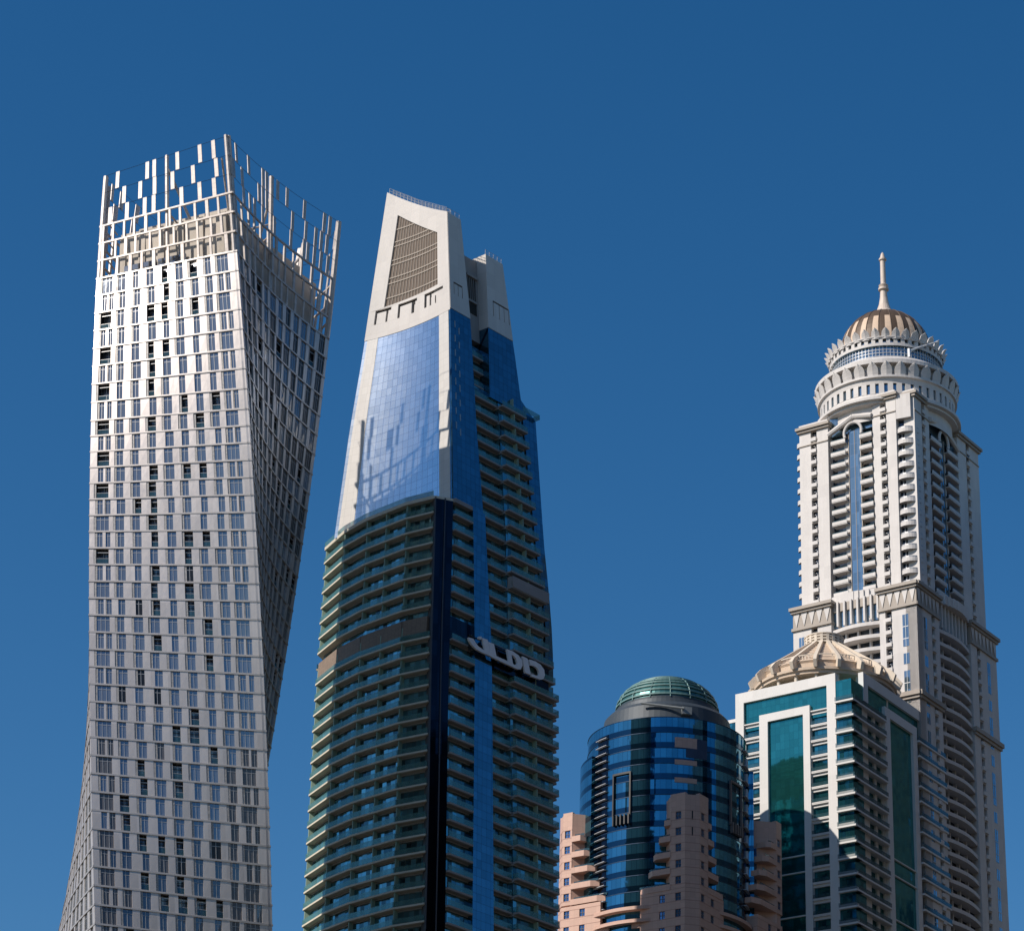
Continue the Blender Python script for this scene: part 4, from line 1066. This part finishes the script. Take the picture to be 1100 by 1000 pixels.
# lower shaft
for S, lst in ((L1, ((0, 11, 8.3), (25.4, 37, 30.5))), (R1, ((0, 12.6, 9.2), (31, 46.4, 35.6)))):
    for a, b, wc_ in lst:
        pier(S, a, b, 110, 292.6, wc_, 0)
        # cornice with a row of pointed arches
        mould.build('cornice', M_pm, pt_) if mould.v else None; mould = MB()
        mirror(mould, S, a-.3, b+.3, 292.6, 293.4, -3, .5); mirror(mould, S, a, b, 293.4, 297.6, -3, .05)
        mirror(mould, S, a-.4, b+.4, 297.6, 298.3, -3, .7); mirror(mould, S, a-.7, b+.7, 298.3, 299.2, -3, 1.2)
        mould.build('cornice', M_pm, pt_); mould = MB()
        mirror(mould, S, a-.2, b+.2, 266.6, 267.4, -.2, .55); mirror(mould, S, a-.5, b+.5, 267.4, 268.6, -.2, 1.0)
        n = int((b-a)/2); wd = (b-a)/n; par = (lambda s: 40-s) if S is L1 else (lambda s: s)
        th = MB()
        for i in range(n):
            c_ = a+wd*(i+.5)
            p1, p2, p3 = [S.P(par(c_+o), z_, .14) for o, z_ in ((-wd*.42, 297.6), (wd*.42, 297.6), (0, 293.6))]
            q1, q2, q3 = [S.P(par(c_+o), z_, .24) for o, z_ in ((-wd*.42, 297.6), (wd*.42, 297.6), (0, 293.6))]
            if S is L1: p1, p2, q1, q2 = p2, p1, q2, q1
            th.quad((q1, q3, q2)); th.quad((p1, p3, q3, q1)); th.quad((q2, q3, p3, p2)); th.quad((p1, q1, q2, p2))
        gst.append((th, M_ps, []))
    # tall blue strips in the piers
    par = (lambda s: 40-s) if S is L1 else (lambda s: s)
    for wc2 in ((3.4, 34.4) if S is L1 else (4.6, 41.4)):
        z = 290.5
        while z > 120:
            for h_ in (9.0, 3.0):
                g = MB(); mirror(g, S, wc2-.85, wc2+.85, z-h_, z, -.1, .05); f_ = MB()
                for q in range(1, int(h_/3)): mirror(f_, S, wc2-.85, wc2+.85, z-3.4*q-.1, z-3.4*q+.1, .04, .1)
                mirror(f_, S, wc2-.05, wc2+.05, z-h_, z, .04, .1)
                wn5.append((g, M_pg, [("window_frame", f_, M_frame)])); z -= h_+(1.9)
    # curved balconies between the piers
    a, b = (11, 25.4) if S is L1 else (12.6, 31)
    g = MB(); mirror(g, S, a, b, 110, 291.5, -3.2, -2.3); g.build("recess_glazing", M_pd, pt_)
    z = 289.6; n = 8
    while z > 112:
        mbb = MB()
        for i in range(n):
            u0, u1 = i/n, (i+1)/n
            def f(u, v, d, u0=u0, u1=u1, z=z):
                t = u0+(u1-u0)*u; dd = d if d < -1 else d+1.3*sin(pi*t); s = a+(b-a)*t; return S.P(par(s), z+v*1.0, dd)
            if S is L1: fx = lambda u, v, d, f=f: f(1-u, v, d)
            else: fx = f
            sheet(mbb, fx, 1, 1, -2.3, -.5)
        bl5.append((mbb, M_ps if S is L1 else M_ps, [])); 
        for q_ in (.25, .5, .75): mirror(stone, S, a+(b-a)*q_-.25, a+(b-a)*q_+.25, z+1.0, z+3.6, -2.3, -1.4)
        z -= 3.6
mirror(stone, R1, 44.5, 46.3, 110, 292, -12, -3.2)
parts("pointed_arch_course", gst, pt_)
stone.build("stone_shaft", M_ps, pt_); mould.build("cornice", M_pm, pt_)
parts("window", wn5, pt_); parts("balcony", bl5, pt_)

# crown rings
mb = MB(); lathe(mb, PC, [(17.8, 352), (17.8, 356.2), (19.4, 356.4), (19.4, 357.0), (20.3, 357.2), (20.3, 358.0), (19.0, 358.2), (18.7, 359.6)], 96)
lathe(mb, PC, [(18.7, 362.6), (18.9, 364.2), (19.5, 364.3), (19.5, 364.9), (18.4, 365.0), (18.4, 368.2), (20.2, 368.4), (20.2, 369.6), (17.0, 371.9), (15.4, 372.0)], 96)
lathe(mb, PC, [(15.9, 376.0), (15.9, 376.9)], 96); lathe(mb, PC, [(15.9, 378.1), (15.9, 378.4), (16.3, 378.5), (16.3, 378.8), (14.2, 379.4), (13.0, 380.4)], 96)
mb.build("crown_ring", M_ps, pt_)
mb = MB(); pass
for pr2 in ([(18.2, 359.4), (18.2, 362.8)], [(17.9, 365), (17.9, 368.3)], [(15.2, 371.9), (15.2, 378.4)]):
    mb = MB(); lathe(mb, PC, pr2, 64); mb.build("crown_glazing", M_pg, pt_)
mb = MB(); A2 = Arc(PC, 18.85)
cp = []
for k in range(48):
    q = MB(); box(q, A2, k*7.5, k*7.5+4.4, 359.5, 362.7, -.9, -.05); cp.append((q, M_ps, []))
A1_ = Arc(PC, 15.9)
for k in range(48):
    q = MB(); box(q, A1_, k*7.5, k*7.5+3.9, 376.6, 378.2, -.8, 0); cp.append((q, M_ps, []))
parts('crown_pier', cp, pt_)
mb = MB()
for k in range(96): box(mb, Arc(PC, 15.3), k*3.75, k*3.75+.5, 372, 376, -.1, .1)
for z in (373, 374, 375): box(mb, Arc(PC, 15.3), -180, 180, z-.07, z+.07, -.1, .08, 72)
mb.build("crown_grille", M_fin, pt_)
def petal(az, r, z0, h, w_, lean, th=.35):
    """a pointed leaf that leans outward"""
    mb = MB(); ca, sa = cos(RD(az)), sin(RD(az))
    prof_ = [(0, .8), (.2, .95), (.45, 1.0), (.65, .92), (.8, .68), (.92, .34), (1, .05)]
    def p(s, t, v, o): r_ = r+lean*v**1.6+o; return (PC[0]+r_*sa+s*t*ca, PC[1]-r_*ca+s*t*sa, z0+h*v)
    for (v0, w0), (v1, w1) in zip(prof_, prof_[1:]):
        a0, a1 = w0*w_/2, w1*w_/2
        for o, s0, s1 in ((0, 1, 1),):
            # a ridge runs up the middle of the leaf
            mb.quad((p(-1, a0, v0, 0), p(0, 0, v0, .25), p(0, 0, v1, .25), p(-1, a1, v1, 0)))
            mb.quad((p(0, 0, v0, .25), p(1, a0, v0, 0), p(1, a1, v1, 0), p(0, 0, v1, .25)))
            mb.quad((p(1, a0, v0, -th), p(-1, a0, v0, -th), p(-1, a1, v1, -th), p(1, a1, v1, -th)))
            mb.quad((p(-1, a0, v0, -th), p(-1, a0, v0, 0), p(-1, a1, v1, 0), p(-1, a1, v1, -th)))
            mb.quad((p(1, a0, v0, 0), p(1, a0, v0, -th), p(1, a1, v1, -th), p(1, a1, v1, 0)))
    return mb
pe = []
for k in range(32): pe.append((petal(k*11.25+3, 19.2, 364.4, 4.3, 3.1, 1.2), M_ps, []))
for k in range(36): pe.append((petal(k*10+2, 16.0, 378.0, 3.0, 2.3, 1.2, .3), M_ps, []))
parts("crown_petal", pe, pt_)
# striped dome
stripes = []; mA = MB(); RDm = 13.0; HD = 14.2
dp = lambda a: (RDm*cos(RD(a)), 380.4+HD*sin(RD(a)))
ang = list(range(0, 85, 7))
for k in range(22):
    a0 = 360/22*k; a1 = a0+360/44; a2 = a0+360/22
    lathe(mA, PC, [dp(a) for a in ang], 3, a0, a1)
    mB_ = MB(); lathe(mB_, PC, [dp(a) for a in ang[:6]], 3, a1, a2); stripes.append((mB_, M_tan, [])); lathe(mA, PC, [dp(a) for a in ang[5:]], 3, a1, a2)
lathe(mA, PC, [dp(84), (0, 395)], 30)
mA.build("dome_shell", M_brown, pt_); parts('dome_stripe', stripes, pt_)
rm = []
for k in range(22):
    mb = MB(); az = 360/22*k
    for a, b in zip(ang, ang[1:]):
        (r0, z0_), (r1, z1_) = dp(a), dp(b); tube(mb, (PC[0]+r0*sin(RD(az)), PC[1]-r0*cos(RD(az)), z0_), (PC[0]+r1*sin(RD(az)), PC[1]-r1*cos(RD(az)), z1_), .16, n=4)
    rm.append((mb, M_brown, []))
parts("dome_rib", rm, pt_)
mb = MB(); lathe(mb, PC, [(3.6, 393.4), (3.4, 394.4), (2.2, 395.6), (1.5, 397.6), (1.1, 400), (.95, 402.2), (1.5, 402.5), (1.5, 403.1), (1.05, 403.3), (1.4, 404), (.8, 404.5), (.75, 412.2), (1.1, 412.4), (1.1, 412.9), (.8, 413.1), (.45, 414.6), (0, 415.2)], 20)
mb.build("spire", M_spire, pt_, smooth=True)
mb = MB(); p0 = Vector(Arc(PC, 16.2).P(22, 375.6)); p1 = Vector(Arc(PC, 18.4).P(44, 379.0)); q0 = Vector(Arc(PC, 17).P(14, 374))
tube(mb, p0, p1, .32, .22, 6); tube(mb, q0, p0, .35, .35, 6); tube(mb, q0-Vector((0, 0, 2)), q0+Vector((0, 0, .6)), .5, n=6); tube(mb, p1, p1+Vector((-.8, 0, -1.2)), .2, n=6); mb.build("maintenance_arm", M_fin, pt_)
